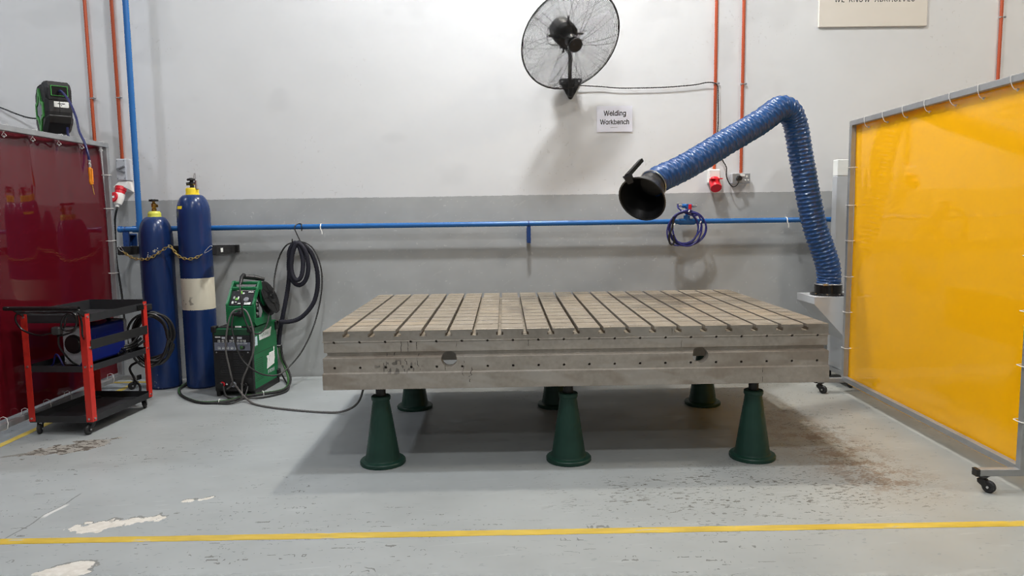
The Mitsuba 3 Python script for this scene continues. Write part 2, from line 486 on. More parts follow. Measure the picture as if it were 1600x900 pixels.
mat('mat_duct', proc(duct_color), 0.24, spec=0.55)
WY = 0.22
mat('mat_pvc_yellow_face', lin(255, 186, 16), 0.07, spec=0.5)
scene['mat_pvc_yellow'] = {'type': 'blendbsdf', 'weight': WY, 'face': scene.pop('mat_pvc_yellow_face'),
                           'through': {'type': 'principledthin', 'base_color': rgb(lin(255, 186, 16)), 'roughness': 0.3, 'eta': 1.5, 'spec_trans': 0.0, 'diff_trans': 2.0}}
mat('mat_pvc_maroon_face', lin(84, 14, 24), 0.04, spec=0.7)
scene['mat_pvc_maroon'] = {'type': 'blendbsdf', 'weight': 0.15, 'face': scene.pop('mat_pvc_maroon_face'),
                           'through': {'type': 'principledthin', 'base_color': rgb(lin(110, 14, 24)), 'roughness': 0.3, 'eta': 1.5, 'spec_trans': 0.0, 'diff_trans': 2.0}}
scene['mat_clear_blade'] = {'type': 'principledthin', 'base_color': rgb((0.93, 0.93, 0.94)), 'roughness': 0.05, 'eta': 1.15, 'spec_trans': 1.0, 'diff_trans': 1.2}

# ------------------------------------------------------------------ the setting
X0, X1, Y0, ZC = -10.0, 11.0, -9.0, 6.35


def plane(pts):
    return trimesh.Trimesh(np.asarray(pts, float), [[0, 1, 2], [0, 2, 3]], process=False)


struct('floor', box(X0 - .2, X1 + .2, Y0 - .2, WALL_Y + .2, -0.2, 0), 'mat_floor', 'grey-blue painted concrete workshop floor, chipped and scuffed')
struct('wall_back', box(X0 - .2, X1 + .2, WALL_Y, WALL_Y + .2, 0, ZC), 'mat_wall', 'white workshop wall with a grey painted lower band')
struct('wall_left', box(X0 - .2, X0, Y0, WALL_Y, 0, ZC), 'mat_wall', 'left wall of the hall')
struct('wall_right', box(X1, X1 + .2, Y0, WALL_Y, 0, ZC), 'mat_wall', 'right wall of the hall')
struct('wall_front', box(X0, X1, Y0 - .2, Y0, 0, ZC), 'mat_wall', 'wall of the hall behind the camera')
struct('ceiling', box(X0 - .2, X1 + .2, Y0 - .2, WALL_Y + .2, ZC, ZC + .2), 'mat_ceiling', 'ceiling of the hall')


def strip(a, b, w, seed):
    """A painted floor line with slightly uneven edges, 1 mm thick."""
    a, b = np.array(a, float), np.array(b, float)
    d = b - a
    L = np.linalg.norm(d)
    d /= L
    nrm = np.array([-d[1], d[0]])
    n = int(L / 0.05) + 2
    rng = np.random.default_rng(seed)
    s = np.linspace(0, L, n)
    l = [a + d * t + nrm * (w / 2 + rng.uniform(-.0015, .0015)) for t in s]
    r = [a + d * t - nrm * (w / 2 + rng.uniform(-.0015, .0015)) for t in s]
    return moved(extrude(np.array(l + r[::-1]), 0.001), None, (0, 0, 0.0002))


part('floor', 'painted_line', strip((-4.5, 2.956), (5.5, 2.935), 0.052, 1), 'mat_line', False, 'long yellow line painted across the floor in front of the bench')
part('floor', 'painted_line', strip((-3.085, 3.2), (-3.085, 5.9), 0.05, 2), 'mat_line', False, 'yellow floor line running under the maroon screen')
part('floor', 'painted_line', strip((-3.4, 5.925), (-2.98, 5.925), 0.05, 3), 'mat_line', False, 'short yellow floor line beside the wall behind the cart')

for i, (x, y, z, r, power, tint, aim) in enumerate(LAMPS):
    flood = aim != DOWN
    k = thing('flood_lamp' if flood else 'high_bay_or_fill_lamp', 'round flood lamp under the ceiling turned towards the white wall' if flood else 'round unseen high bay lamp under the hall ceiling, several added as fill light', 'lamp', None if flood else 'high bay lamps')
    AF = frame_of(aim)
    Pl = np.array([x, y, z])
    part(k, 'housing', lathe([(0, -0.30), (0.05, -0.30), (0.06, -0.16), (r * 0.98, -0.10), (r + 0.004, -0.06), (r + 0.004, -0.012), (r, -0.012), (r, -0.05), (0, -0.05)], Pl, aim, 32), 'mat_gray_dark')
    part(k, 'hanger', rod(Pl - 0.28 * AF[:, 2], (Pl - 0.28 * AF[:, 2]) * [1, 1, 0] + [0, 0, ZC], 0.008, 8), 'mat_steel')
    L = power / (math.pi * r * r) / 4.0
    t = np.arange(32) / 32 * 2 * np.pi
    c0 = Pl - 0.012 * AF[:, 2]
    v = np.vstack([c0, c0 + r * (np.cos(t)[:, None] * AF[:, 0] + np.sin(t)[:, None] * AF[:, 1])])
    f = [[0, 1 + j, 1 + (j + 1) % 32] for j in range(32)]
    part(k, 'lens', trimesh.Trimesh(v, f, process=False), 'mat_white_plastic', False, emitter={'type': 'area', 'radiance': rgb([L * c for c in tint])})

# ------------------------------------------------------------------ the bench
BX0, BX1, BY0, BY1, BZ0, BZT, BZ1 = -0.968, 1.716, 3.720, 5.445, 0.445, 0.703, 0.759
bench = thing('welding_bench', 'long cast iron welding bench with a slotted top on six green stands', 'workbench')
SLOTS = [-0.838 + i * 2.421 / 18 for i in range(19)]
CROSS = [3.897 + i * 0.142 for i in range(11)]
HOLES = [-0.903 + i * 2.554 / 19 for i in range(20)]


def mbox(x0, x1, y0, y1, z0, z1):
    return m3.Manifold.cube((x1 - x0, y1 - y0, z1 - z0)).translate((x0, y0, z0))


def frust(za, ia, zb, ib):
    return m3.Manifold.hull_points(np.array([(x, y, z) for z, i in ((za, ia), (zb, ib)) for x in (BX0 + i, BX1 - i) for y in (BY0 + i, BY1 - i)]))


def ycyl(x, z, r, y0, y1, seg=16):
    return m3.Manifold.cylinder(y1 - y0, r, r, seg).rotate((-90, 0, 0)).translate((x, y0, z))


top = frust(BZT, 0.008, BZ1 - 0.002, 0.008) + frust(BZ1 - 0.002, 0.008, BZ1, 0.010)
cut = []
for x in SLOTS:
    cut += [mbox(x - 0.009, x + 0.009, BY0 - .1, BY1 + .1, BZ1 - 0.034, BZ1 + .1), mbox(x - 0.0185, x + 0.0185, BY0 - .1, BY1 + .1, BZ1 - 0.034, BZ1 - 0.017)]
for y in CROSS:
    cut.append(mbox(BX0 - .1, BX1 + .1, y - 0.0045, y + 0.0045, BZ1 - 0.009, BZ1 + .1))
top = top - m3.Manifold.batch_boolean(cut, m3.OpType.Add)
part(bench, 'table_top', totri(top), 'mat_bench_top', False, 'top slab with parallel T slots and fine cross grooves')
prof = [(BZT, 0.008), (BZT - 0.001, 0.004), (0.700, 0.004), (0.696, 0.010), (0.644, 0.010), (0.641, 0.018), (0.640, 0.024), (0.624, 0.024), (0.616, 0.008), (0.612, 0.004), (0.543, 0.005), (0.537, 0.005), (0.530, 0.0), (BZ0 + 0.002, 0.0), (BZ0, 0.002)]
body = m3.Manifold.batch_boolean([frust(b[0], b[1], a[0], a[1]) for a, b in zip(prof[:-1], prof[1:])], m3.OpType.Add)
cut = [mbox(BX0 + .07, BX1 - .07, BY0 + .07, BY1 - .07, BZ0 - .1, BZT - .03)]
for x in HOLES:
    cut += [ycyl(x, 0.697, 0.0068, BY0 - .05, BY0 + 0.04), ycyl(x, 0.5615, 0.0068, BY0 - .05, BY0 + 0.04)]
for x in (-0.300, 1.030):
    cut.append(ycyl(x, 0.600, 0.0415, BY0 - .05, BY0 + .12, 48))
body = body - m3.Manifold.batch_boolean(cut, m3.OpType.Add)
body = body + mbox(BX0 + .06, BX1 - .06, 4.465, 4.495, BZ0, BZT - .02)
for x in (-0.45, 0.37, 1.30):
    body = body + mbox(x - .015, x + .015, BY0 + .06, BY1 - .06, BZ0 + 0.06, BZT - .02)
part(bench, 'frame', totri(body), 'mat_bench', False, 'hollow side frame with ledges, a deep groove and drilled holes')

STANDS = [(-0.688, 3.852), (0.339, 3.850), (1.356, 3.840), (-0.651, 4.985), (0.345, 4.975), (1.388, 4.955)]
NEARER = ['left front', 'middle front', 'right front', 'left rear', 'middle rear', 'right rear']
WHERE = ['dark green conical stand under the front left corner of the bench', 'dark green conical stand under the middle of the bench front edge',
         'dark green conical stand under the front right corner of the bench', 'dark conical stand under the rear left of the bench, in its shade',
         'dark conical stand mostly hidden behind the middle front stand', 'dark conical stand under the rear right of the bench, in its shade']
for (x, y), w in zip(STANDS, WHERE):
    k = thing('bench_stand', w, 'stand', 'conical stands under the bench')
    part(k, 'cone', lathe([(0, 0.0), (0.121, 0.0), (0.124, 0.004), (0.124, 0.018), (0.120, 0.023), (0.099, 0.027), (0.093, 0.036), (0.046, 0.350), (0.048, 0.355), (0.050, 0.358), (0, 0.358)], (x, y, 0), seg=48), 'mat_stand')
    part(k, 'collar', lathe([(0, 0.357), (0.049, 0.357), (0.052, 0.360), (0.052, 0.377), (0.048, 0.381), (0, 0.381)], (x, y, 0), seg=40), 'mat_stand')
    part(k, 'screw', lathe([(0, 0.38), (0.027, 0.38), (0.027, BZ0), (0, BZ0)], (x, y, 0), seg=28), 'mat_iron_dark')


# ------------------------------------------------------------------ welding screens
def castor(parent, x, y, ztop, r, turn, name='castor'):
    """A swivel castor whose plate is at ztop."""
    R = rotz(turn)
    P = np.array([x, y, 0.0])

    def put(m):
        return moved(m, R, P)
    w = 0.022
    k = part(parent, name, put(cat(cbox(-.022, .022, -.022, .022, ztop - 0.006, ztop, .001), rod((0, 0, ztop - 0.02), (0, 0, ztop - 0.004), 0.014),
                                   extrude_x([(-0.020, ztop - 0.022), (0.018, ztop - 0.020), (0.020, ztop - 0.03), (r * 0.9 + .012, r * 1.1), (r * 0.9 + .006, r - 0.01), (r * 0.9 - .012, r - 0.01), (-0.018, ztop - 0.034)], -w / 2 - 0.004, -w / 2 - 0.001),
                                   extrude_x([(-0.020, ztop - 0.022), (0.018, ztop - 0.020), (0.020, ztop - 0.03), (r * 0.9 + .012, r * 1.1), (r * 0.9 + .006, r - 0.01), (r * 0.9 - .012, r - 0.01), (-0.018, ztop - 0.034)], w / 2 + 0.001, w / 2 + 0.004),
                                   cbox(-w / 2 - .004, w / 2 + .004, -.02, .018, ztop - 0.024, ztop - 0.016, .001))), 'mat_black')
    part(k, 'wheel', put(moved(lathe([(0, -w / 2), (r * .55, -w / 2), (r * .8, -w / 2), (r, -w / 4), (r, w / 4), (r * .8, w / 2), (0, w / 2)], seg=28), np.array([[0, 0, 1], [1, 0, 0], [0, 1, 0]], float), (0, r * 0.9, r))), 'mat_rubber')
    part(k, 'axle', put(cat(rod((-w / 2 - .007, r * .9, r), (w / 2 + .007, r * .9, r), 0.006, 12))), 'mat_steel')
    return k


def extrude_x(yz, x0, x1):
    m = extrude(np.array(yz, float), x1 - x0)
    return moved(m, np.array([[0, 0, 1], [1, 0, 0], [0, 1, 0]], float), (x0, 0, 0))


def screen(name, label, near, far, ztop, m, side, seed, ties_top, ties_post, foot, bottom_ties, turn, colour):
    k = thing(name, label, 'welding screen')
    near, far = np.array(near, float), np.array(far, float)
    d = far - near
    L = np.linalg.norm(d)
    d /= L
    R = np.array([[d[1], d[0], 0], [-d[0], d[1], 0], [0, 0, 1.0]])   # local x = across, local y = along
    P = np.array([near[0], near[1], 0])

    def put(mesh):
        return moved(mesh, R, P)
    h, zb = 0.0175, 0.095
    part(k, 'top_rail', put(cbox(-h, h, -h, L + h, ztop - 0.035, ztop, .002)), 'mat_galv', False)
    part(k, 'bottom_rail', put(cbox(-h, h, h, L - h, zb - 0.005, zb + 0.03, .002)), 'mat_galv', False)
    part(k, 'post', put(cbox(-h, h, -h, h, 0.09, ztop - 0.036, .002)), 'mat_galv', False)
    part(k, 'post', put(cbox(-h, h, L - h, L + h, 0.09, ztop - 0.036, .002)), 'mat_galv', False)
    # curtain: a hanging sheet of PVC, puckered at its eyelets
    nu, nv = 150, 120
    s = np.linspace(0.010, L - 0.004, nu)
    zc0, zc1 = (0.065 if not bottom_ties else 0.135), ztop - 0.018
    z = np.linspace(zc0, zc1, nv)
    S, Z = np.meshgrid(s, z, indexing='ij')
    rng = np.random.default_rng(seed)
    X = 0.026 * (meshkit.fbm(np.stack([S * 1.1, Z * 0.7, np.zeros_like(S)], -1), 2, seed) - 0.5)
    X += 0.008 * (meshkit.fbm(np.stack([S * 4.5, Z * 1.6, np.ones_like(S)], -1), 2, seed + 3) - 0.5)
    hang = np.clip((Z - zc0) / (zc1 - zc0), 0, 1)
    for t in ties_top:
        tt = t
        X += 0.006 * np.cos(np.clip((S - tt) / 0.11, -1, 1) * np.pi) * hang ** 7
        X += 0.008 * rng.uniform(.4, 1.2) * np.exp(-((S - tt - rng.uniform(-.1, .1) * (1 - hang)) / 0.032) ** 2) * np.exp(-((ztop - 0.06 - Z) / rng.uniform(.08, .26)) ** 2) * side * -1
    X += 0.0015 * np.sin(S * 23 + 3 * Z) * hang ** 3
    edge = np.exp(-((S - s[-1]) / 0.05) ** 2) + np.exp(-((S - s[0]) / 0.05) ** 2)
    X = X * (1 - 0.5 * edge)
    off = 0.026 + side * X * 0.9
    off = 0.0215 + np.logaddexp(0, (off - 0.0215) / 0.002) * 0.002
    v = np.stack([side * off, S, Z], -1).reshape(-1, 3)
    i, j = np.meshgrid(np.arange(nu - 1), np.arange(nv - 1), indexing='ij')
    q = np.stack([i * nv + j, (i + 1) * nv + j, (i + 1) * nv + j + 1, i * nv + j + 1], -1).reshape(-1, 4)
    f = np.vstack([q[:, [0, 1, 2]], q[:, [0, 2, 3]]])
    part(k, 'curtain', put(trimesh.Trimesh(v, f, process=False)), m, True, colour + ' PVC curtain')
    hem = []
    for a, b in ((zc1 - 0.045, zc1),):
        vv = v.reshape(nu, nv, 3)[:, nv - 4:, :].copy()
        vv[..., 0] += side * 0.003
        mm = nv - (nv - 4)
        i, j = np.meshgrid(np.arange(nu - 1), np.arange(mm - 1), indexing='ij')
        q = np.stack([i * mm + j, (i + 1) * mm + j, (i + 1) * mm + j + 1, i * mm + j + 1], -1).reshape(-1, 4)
        hem.append(trimesh.Trimesh(vv.reshape(-1, 3), np.vstack([q[:, [0, 1, 2]], q[:, [0, 2, 3]]]), process=False))
    part(k, 'hem', put(cat(*hem)), m, True)
    # cable ties: a loop round the tube and through the curtain
    g = h + 0.0035
    for t in ties_top:
        dy = rng.uniform(-.006, .006)
        part(k, 'cable_tie', put(tube([(-g, t, ztop - 0.03), (-g, t, ztop + .002), (0, t, ztop + .003), (g, t, ztop + .002), (side * 0.026, t + dy, ztop - 0.062), (-side * 0.005, t + dy, ztop - 0.064)], 0.0022, 6, 0.02, True)), 'mat_tie')
        part(k, 'eyelet', put(ring((side * 0.012, t + dy, ztop - 0.068), (1, 0, 0), 0.006, 0.0018, 14, 5)), 'mat_steel')
    for zt in ties_post:
        part(k, 'cable_tie', put(tube([(-g, L + g, zt), (g, L + g, zt), (g, L - 0.045, zt), (-g, L - 0.045, zt)], 0.0024, 6, 0.03, True)), 'mat_tie')
        part(k, 'cable_tie', put(tube([(-g, -g, zt), (g, -g, zt), (g, 0.045, zt), (-g, 0.045, zt)], 0.0024, 6, 0.03, True)), 'mat_tie')
    for t in bottom_ties:
        part(k, 'cable_tie', put(tube([(-g, t, zb - .007), (g, t, zb - .007), (g, t, zb + 0.06), (-g, t, zb + 0.06)], 0.0024, 6, 0.03, True)), 'mat_tie')
    for yy in (0.0, L):
        ft = part(k, 'foot', put(cbox(-foot[0] + .02, foot[1] - .02, yy - h, yy + h, 0.078, 0.112, .002)), 'mat_galv', False)
        for sx in (-1, 1):
            fl = foot[0] if sx < 0 else foot[1]
            part(ft, 'end_cap', put(cbox(min(sx * (fl - .021), sx * (fl - .001)), max(sx * (fl - .021), sx * (fl - .001)), yy - h - .001, yy + h + .001, 0.077, 0.113, .002)), 'mat_black', False)
            px, py = put(trimesh.Trimesh([[sx * (fl - 0.045), yy, 0]], np.zeros((0, 3), int), process=False)).vertices[0][:2]
            castor(k, px, py, 0.078, 0.030, turn if sx < 0 else turn + 60)
    return k


screen('welding_screen', 'yellow translucent welding screen on a wheeled steel frame at the right of the bench', (2.462, 3.30), (2.512, 5.20), 1.985, 'mat_pvc_yellow', 1, 5,
       [0.20, 0.45, 0.70, 0.947, 1.19, 1.435, 1.685], [0.34, 0.607, 0.867, 1.129, 1.384, 1.654], (0.225, 0.225), [], 215, 'yellow')
screen('welding_screen', 'dark red glossy welding screen on a steel frame behind the tool cart', (-3.092, 3.78), (-3.088, 5.69), 1.950, 'mat_pvc_maroon', -1, 11,
       [0.24, 0.515, 0.79, 1.066, 1.343, 1.62, 1.86], [0.42, 0.68, 0.938, 1.192, 1.443, 1.702], (0.24, 0.15), [0.25, 0.55, 0.75, 0.97, 1.2, 1.5, 1.75], 80, 'dark red')

# ------------------------------------------------------------------ pipes and conduits on the wall
pipe = thing('air_pipe', 'blue compressed air pipe running along and up the back wall', 'pipe')
PY, PZ, PR = 5.908, 1.2735, 0.0205
part(pipe, 'horizontal_run', rod((-3.14, PY, PZ + 0.004), (7.5, PY, PZ - 0.002), PR, 20), 'mat_pipe_blue')
part(pipe, 'vertical_run', rod((-2.972, PY - .001, PZ), (-2.955, PY - .001, 6.0), 0.0225, 20), 'mat_pipe_blue')
part(pipe, 'tee_joint', cat(rod((-3.03, PY, PZ + .003), (-2.91, PY, PZ + .003), 0.027, 20), rod((-2.972, PY, PZ), (-2.972, PY, PZ + 0.06), 0.028, 20), rod((-3.145, PY, PZ + .003), (-3.118, PY, PZ + .003), 0.026, 20)), 'mat_pipe_blue')
for x, w, n in ((0.204, 0.0155, 'pipe_bracket'), (-3.087, 0.024, 'pipe_bracket'), (4.6, 0.0155, 'pipe_bracket')):
    zb = 1.137 if x < -3 else 1.116
    b = part(pipe, n, cat(cbox(x - w, x + w, PY - 0.012, PY + .006, zb, PZ - PR + .006, .001), cbox(x - w, x + w, PY + .004, WALL_Y + .004, 1.226, 1.238, .001),
                          cbox(x - w, x - w + .004, PY + .004, WALL_Y + .004, zb, 1.236, .001), cbox(x - w, x + w, WALL_Y - .008, WALL_Y + .004, zb, 1.236, .001)), 'mat_pipe_navy', False)
    part(b, 'clamp', ring((x, PY, PZ), (1, 0, 0), PR + 0.002, 0.004, 24, 6), 'mat_pipe_navy')
    part(b, 'bolt', cat(disc((x, PY - .012, zb + .049), (0, -1, 0), 0.006, 0.005, 8), disc((x, PY - .012, zb + .014), (0, -1, 0), 0.006, 0.005, 8)), 'mat_pipe_navy')
part(pipe, 'drop_tee', cat(rod((1.44, PY, PZ), (1.57, PY, PZ), 0.026, 20), rod((1.505, PY, PZ), (1.505, PY, PZ + 0.05), 0.026, 20)), 'mat_pipe_blue')
out = part(pipe, 'outlet', cat(rod((1.505, PY, PZ + .04), (1.505, PY, 1.40), 0.013, 16), rod((1.465, PY, 1.403), (1.545, PY, 1.401), 0.017, 16), disc((1.505, PY - .03, 1.402), (0, 1, 0), 0.016, 0.04, 16)), 'mat_pipe_blue', label='blue outlet with two couplings')
part(out, 'coupling', cat(rod((1.545, PY, 1.401), (1.585, PY, 1.400), 0.009, 14), rod((1.552, PY, 1.401), (1.566, PY, 1.4005), 0.012, 12)), 'mat_chrome')
part(out, 'coupling', cat(rod((1.425, PY, 1.406), (1.466, PY, 1.404), 0.010, 14), rod((1.440, PY, 1.405), (1.456, PY, 1.4045), 0.013, 12), rod((1.428, PY, 1.405), (1.428, PY - .01, 1.426), 0.008, 10)), 'mat_chrome')
part(out, 'valve_handle', cat(moved(rounded(-.013, .013, -.006, .006, -.045, .03, .005), rotz(0), (1.518, PY - .052, 1.385)), rod((1.518, PY - .05, 1.402), (1.518, PY, 1.402), 0.006, 10)), 'mat_red_plastic', label='dark red lever of the outlet valve')


def conduit(x, z0, z1, label, clips, x2=None):
    k = thing('conduit', label, 'conduit')
    x2 = x if x2 is None else x2
    part(k, 'tube', rod((x, 6.016, z0), (x2, 6.016, z1), 0.0125, 16), 'mat_conduit')
    for z in clips:
        xx = x + (x2 - x) * (z - z0) / (z1 - z0)
        c = part(k, 'clip', cat(ring((xx, 6.016, z), (0, 0, 1), 0.0135, 0.003, 20, 6), cbox(xx - .016, xx + .016, 6.006, 6.03, z - .007, z + .007, .001)), 'mat_steel')
        part(c, 'screw', cat(rod((xx + .014, 6.016, z), (xx + .036, 6.016, z), 0.004, 10), disc((xx + .026, 6.01, z - .001), (0, -1, 0), 0.007, 0.008, 12)), 'mat_gray_dark')
    return k


conduit(-3.348, 1.70, 6.0, 'orange conduit ending behind the corner of the dark red screen', [2.343])
conduit(-3.134, 1.845, 6.0, 'orange conduit running down to the grey switch box', [2.345])
conduit(1.757, 1.62, 6.0, 'orange conduit above the red wall socket, with the fan cord beside it', [2.40])
conduit(1.981, 1.66, 6.0, 'orange conduit running down to the grey double socket', [2.392])
conduit(4.095, 1.5, 6.0, 'orange conduit rising behind the yellow screen', [2.9])

# grey isolator with interlocked red socket and plug
iso = thing('switch_box', 'grey isolator switch box on the wall below an orange conduit', 'switch box')
part(iso, 'body', cbox(-3.143, -3.062, 5.93, 6.03, 1.672, 1.848, .006), 'mat_gray_plastic', False)
part(iso, 'face_plate', cbox(-3.138, -3.067, 5.925, 5.931, 1.680, 1.840, .002), 'mat_gray_plastic', False)
part(iso, 'rotary_handle', cat(moved(cbox(-.034, .034, -.018, -.002, -.006, .006, .002), np.array([[.93, 0, -.371], [0, 1, 0], [.37, 0, .93]]), (-3.100, 5.926, 1.774)),
                               moved(cbox(-.034, .034, -.018, -.002, -.006, .006, .002), np.array([[.93, 0, .37], [0, 1, 0], [-.37, 0, .93]]), (-3.100, 5.926, 1.750))), 'mat_gray_dark', False, 'dark grey rotary handle')
part(iso, 'screw', cat(*[disc((x, 5.926, z), (0, -1, 0), 0.004, 0.003, 10) for x in (-3.130, -3.075) for z in (1.69, 1.83)]), 'mat_gray_dark')
soc = thing('power_socket', 'white and red industrial socket with a red plug under the switch box', 'socket')
part(soc, 'housing', hull([(-3.138, 5.95, 1.668), (-3.065, 5.95, 1.668), (-3.138, 6.03, 1.668), (-3.075, 6.03, 1.668), (-3.152, 5.885, 1.618), (-3.060, 5.885, 1.618), (-3.15, 5.93, 1.600), (-3.075, 5.93, 1.590), (-3.14, 6.03, 1.58), (-3.06, 6.03, 1.58)]), 'mat_white_plastic', False)
SA = np.array([-0.06, -0.35, -0.93])
SA /= np.linalg.norm(SA)
S0 = np.array([-3.106, 5.915, 1.618])
part(soc, 'red_collar', lathe([(0, 0), (0.043, 0), (0.043, 0.03), (0.038, 0.034), (0.038, 0.062), (0, 0.062)], S0, SA, 28), 'mat_red_plastic')
part(soc, 'lid', cat(moved(disc((0, 0, 0), (0, 0, 1), 0.040, 0.014, 28, .004), frame_of((-0.35, -0.86, 0.2)), S0 + SA * 0.088 + np.array([-0.012, -0.046, 0]))), 'mat_red_plastic')
part(soc, 'plug', lathe([(0, 0.06), (0.040, 0.06), (0.041, 0.085), (0.035, 0.125), (0.028, 0.15), (0.016, 0.153), (0.014, 0.172), (0, 0.172)], S0, SA, 28), 'mat_white_plastic')
part(soc, 'lid_label', cat(moved(cbox(-.014, .014, -.009, .009, .0135, .0148, .0003), frame_of((-0.35, -0.86, 0.2)), S0 + SA * 0.088 + np.array([-0.012, -0.046, 0]))), 'mat_print_white', False)
e0 = S0 + SA * 0.168
single('power_cable', tube([e0, e0 + SA * 0.03, (-3.165, 5.90, 1.36), (-3.195, 5.94, 1.22), (-3.215, 5.97, 1.02), (-3.2, 5.99, 0.7), (-3.19, 5.99, 0.2)], 0.0085, 10), 'mat_cable', 'dark cable hanging from the red industrial plug beside the screen post', 'cable')

# red socket on the right
rs = thing('power_socket', 'red industrial wall socket left of the grey double socket', 'socket')
part(rs, 'back_box', cbox(1.700, 1.795, 5.965, 6.03, 1.585, 1.70, .008), 'mat_white_plastic', False)
part(rs, 'collar', lathe([(0, 0), (0.043, 0), (0.045, 0.01), (0.043, 0.09), (0, 0.09)], (1.747, 5.985, 1.610), (-0.03, -0.75, -0.66), 28), 'mat_red_plastic')
part(rs, 'lid', cat(lathe([(0, 0.088), (0.046, 0.088), (0.047, 0.094), (0.043, 0.104), (0, 0.106)], (1.747, 5.985, 1.610), (-0.03, -0.75, -0.66), 28), cbox(1.700, 1.798, 5.90, 5.965, 1.616, 1.624, .002), cbox(1.735, 1.76, 5.90, 5.93, 1.585, 1.622, .003)), 'mat_red_plastic')

dbl = thing('double_socket', 'grey metal double socket with one black plug in it', 'socket')
part(dbl, 'box', cbox(1.893, 2.043, 5.965, 6.03, 1.580, 1.665, .006), 'mat_unit_gray', False)
part(dbl, 'plate', cbox(1.896, 2.040, 5.960, 5.967, 1.583, 1.662, .002), 'mat_galv', False)
part(dbl, 'switch', cbox(1.958, 1.995, 5.952, 5.962, 1.637, 1.655, .002), 'mat_white_plastic', False)
for cx in (2.012,):
    part(dbl, 'pin_hole', cat(cbox(cx - .006, cx + .006, 5.956, 5.961, 1.628, 1.646, .001)), 'mat_white_plastic', False)
    part(dbl, 'pin_hole', cat(cbox(cx - .018, cx - .006, 5.956, 5.961, 1.602, 1.614, .001)), 'mat_white_plastic', False)
    part(dbl, 'pin_hole', cat(cbox(cx + .006, cx + .018, 5.956, 5.961, 1.602, 1.614, .001)), 'mat_white_plastic', False)
plug = thing('power_plug', 'black plug and looping cord in the grey double socket', 'plug')
part(plug, 'body', hull([(x, y, z) for x, z in ((1.922, 1.618), (1.934, 1.642), (1.950, 1.640), (1.962, 1.620), (1.952, 1.603), (1.930, 1.601)) for y in (5.915, 5.96)]), 'mat_black', False)
part(plug, 'cord', tube([(1.935, 5.925, 1.604), (1.930, 5.92, 1.585), (1.919, 5.93, 1.565), (1.893, 5.93, 1.552), (1.864, 5.94, 1.579), (1.840, 5.95, 1.643), (1.842, 5.96, 1.711), (1.815, 5.98, 1.775), (1.792, 5.995, 1.85)], 0.0045, 8), 'mat_black')

# ------------------------------------------------------------------ fan
FA = np.array([0.332, -0.725, -0.605])
FA /= np.linalg.norm(FA)
FC = np.array([0.527, 5.55, 2.649])
FR = 0.398
FF = frame_of(FA)
fan = thing('wall_fan', 'large black wall fan with a wire guard tilted down to the right', 'fan')


def fpt(r, ang, d):
    return FC + r * (math.cos(ang) * FF[:, 0] + math.sin(ang) * FF[:, 1]) + d * FA


def guard_depth(r, front):
    u = min(r / FR, 1.0)
    return (0.075 if front else -0.105) * (1 - u ** 3.2)


part(fan, 'rim', ring(FC, FA, FR, 0.0052, 120, 8), 'mat_black')
for front, name in ((True, 'front_guard'), (False, 'rear_guard')):
    ms = []
    for r in np.linspace(0.055 if front else 0.10, FR - 0.008, 36 if front else 30):
        ms.append(ring(FC + FA * guard_depth(r, front), FA, r, 0.00120, 84, 4))
    for i in range(10):
        a = i / 10 * 2 * math.pi + (0.16 if front else 0.35)
        w = 0.085
        lead = []
        for sgn in (-1, 1):
            for r in (np.linspace(0.05, FR * .9, 10) if sgn < 0 else np.linspace(FR * .9, 0.05, 10)):
                aa = a + sgn * min(w, 0.027 / r)
                lead.append(fpt(r, aa, guard_depth(r, front) + (0.0025 if front else -0.0025)))
            if sgn < 0:
                lead += [fpt(FR * .975, a - w * .75, guard_depth(FR * .975, front)), fpt(FR * .985, a, guard_depth(FR * .985, front)), fpt(FR * .975, a + w * .75, guard_depth(FR * .975, front))]
        ms.append(tube(lead, 0.0016, 5, 0.03))
    part(fan, name, cat(*ms), 'mat_black', False, 'wire guard of fine rings and paired spokes')
part(fan, 'badge', disc(FC + FA * 0.074, FA, 0.056, 0.014, 32, .004), 'mat_black')
mot = part(fan, 'motor', lathe([(0, -0.24), (0.05, -0.24), (0.085, -0.225), (0.094, -0.20), (0.094, -0.115), (0.080, -0.10), (0.03, -0.095), (0.03, -0.03), (0, -0.03)], FC, FA, 36), 'mat_black')
part(mot, 'front_disc', lathe([(0, -0.098), (0.088, -0.098), (0.093, -0.085), (0.088, -0.075), (0, -0.075)], FC, FA, 36), 'mat_black')
for a in (0.16, 1.73, 3.30, 4.87):
    part(mot, 'lug', sweep([fpt(0.08, a, -0.10), fpt(0.145, a, -0.098)], 0.0085, 8), 'mat_black')
part(fan, 'hub', lathe([(0, -0.02), (0.045, -0.02), (0.05, 0.0), (0.042, 0.03), (0.02, 0.04), (0, 0.04)], FC, FA, 28), 'mat_black')
for i in range(3):
    a0 = i * 2 * math.pi / 3 + 0.5
    n, mm = 14, 8
    V = []
    for r in np.linspace(0.045, FR - 0.045, n):
        half = 0.30 + 0.32 * math.sin(min(1, (r - 0.04) / 0.28) * math.pi * 0.62)
        half *= 0.14 / max(r, 0.12) * 1.15
        for t in np.linspace(-1, 1, mm):
            V.append(fpt(r, a0 + t * half, 0.006 - 0.030 * t))
    V = np.array(V)
    ii, jj = np.meshgrid(np.arange(n - 1), np.arange(mm - 1), indexing='ij')
    q = np.stack([ii * mm + jj, (ii + 1) * mm + jj, (ii + 1) * mm + jj + 1, ii * mm + jj + 1], -1).reshape(-1, 4)
    f = np.vstack([q[:, [0, 1, 2]], q[:, [0, 2, 3]]])
    part(fan, 'blade', trimesh.Trimesh(V, f, process=False), 'mat_clear_blade', True, 'milky translucent blade')
AX = 0.553
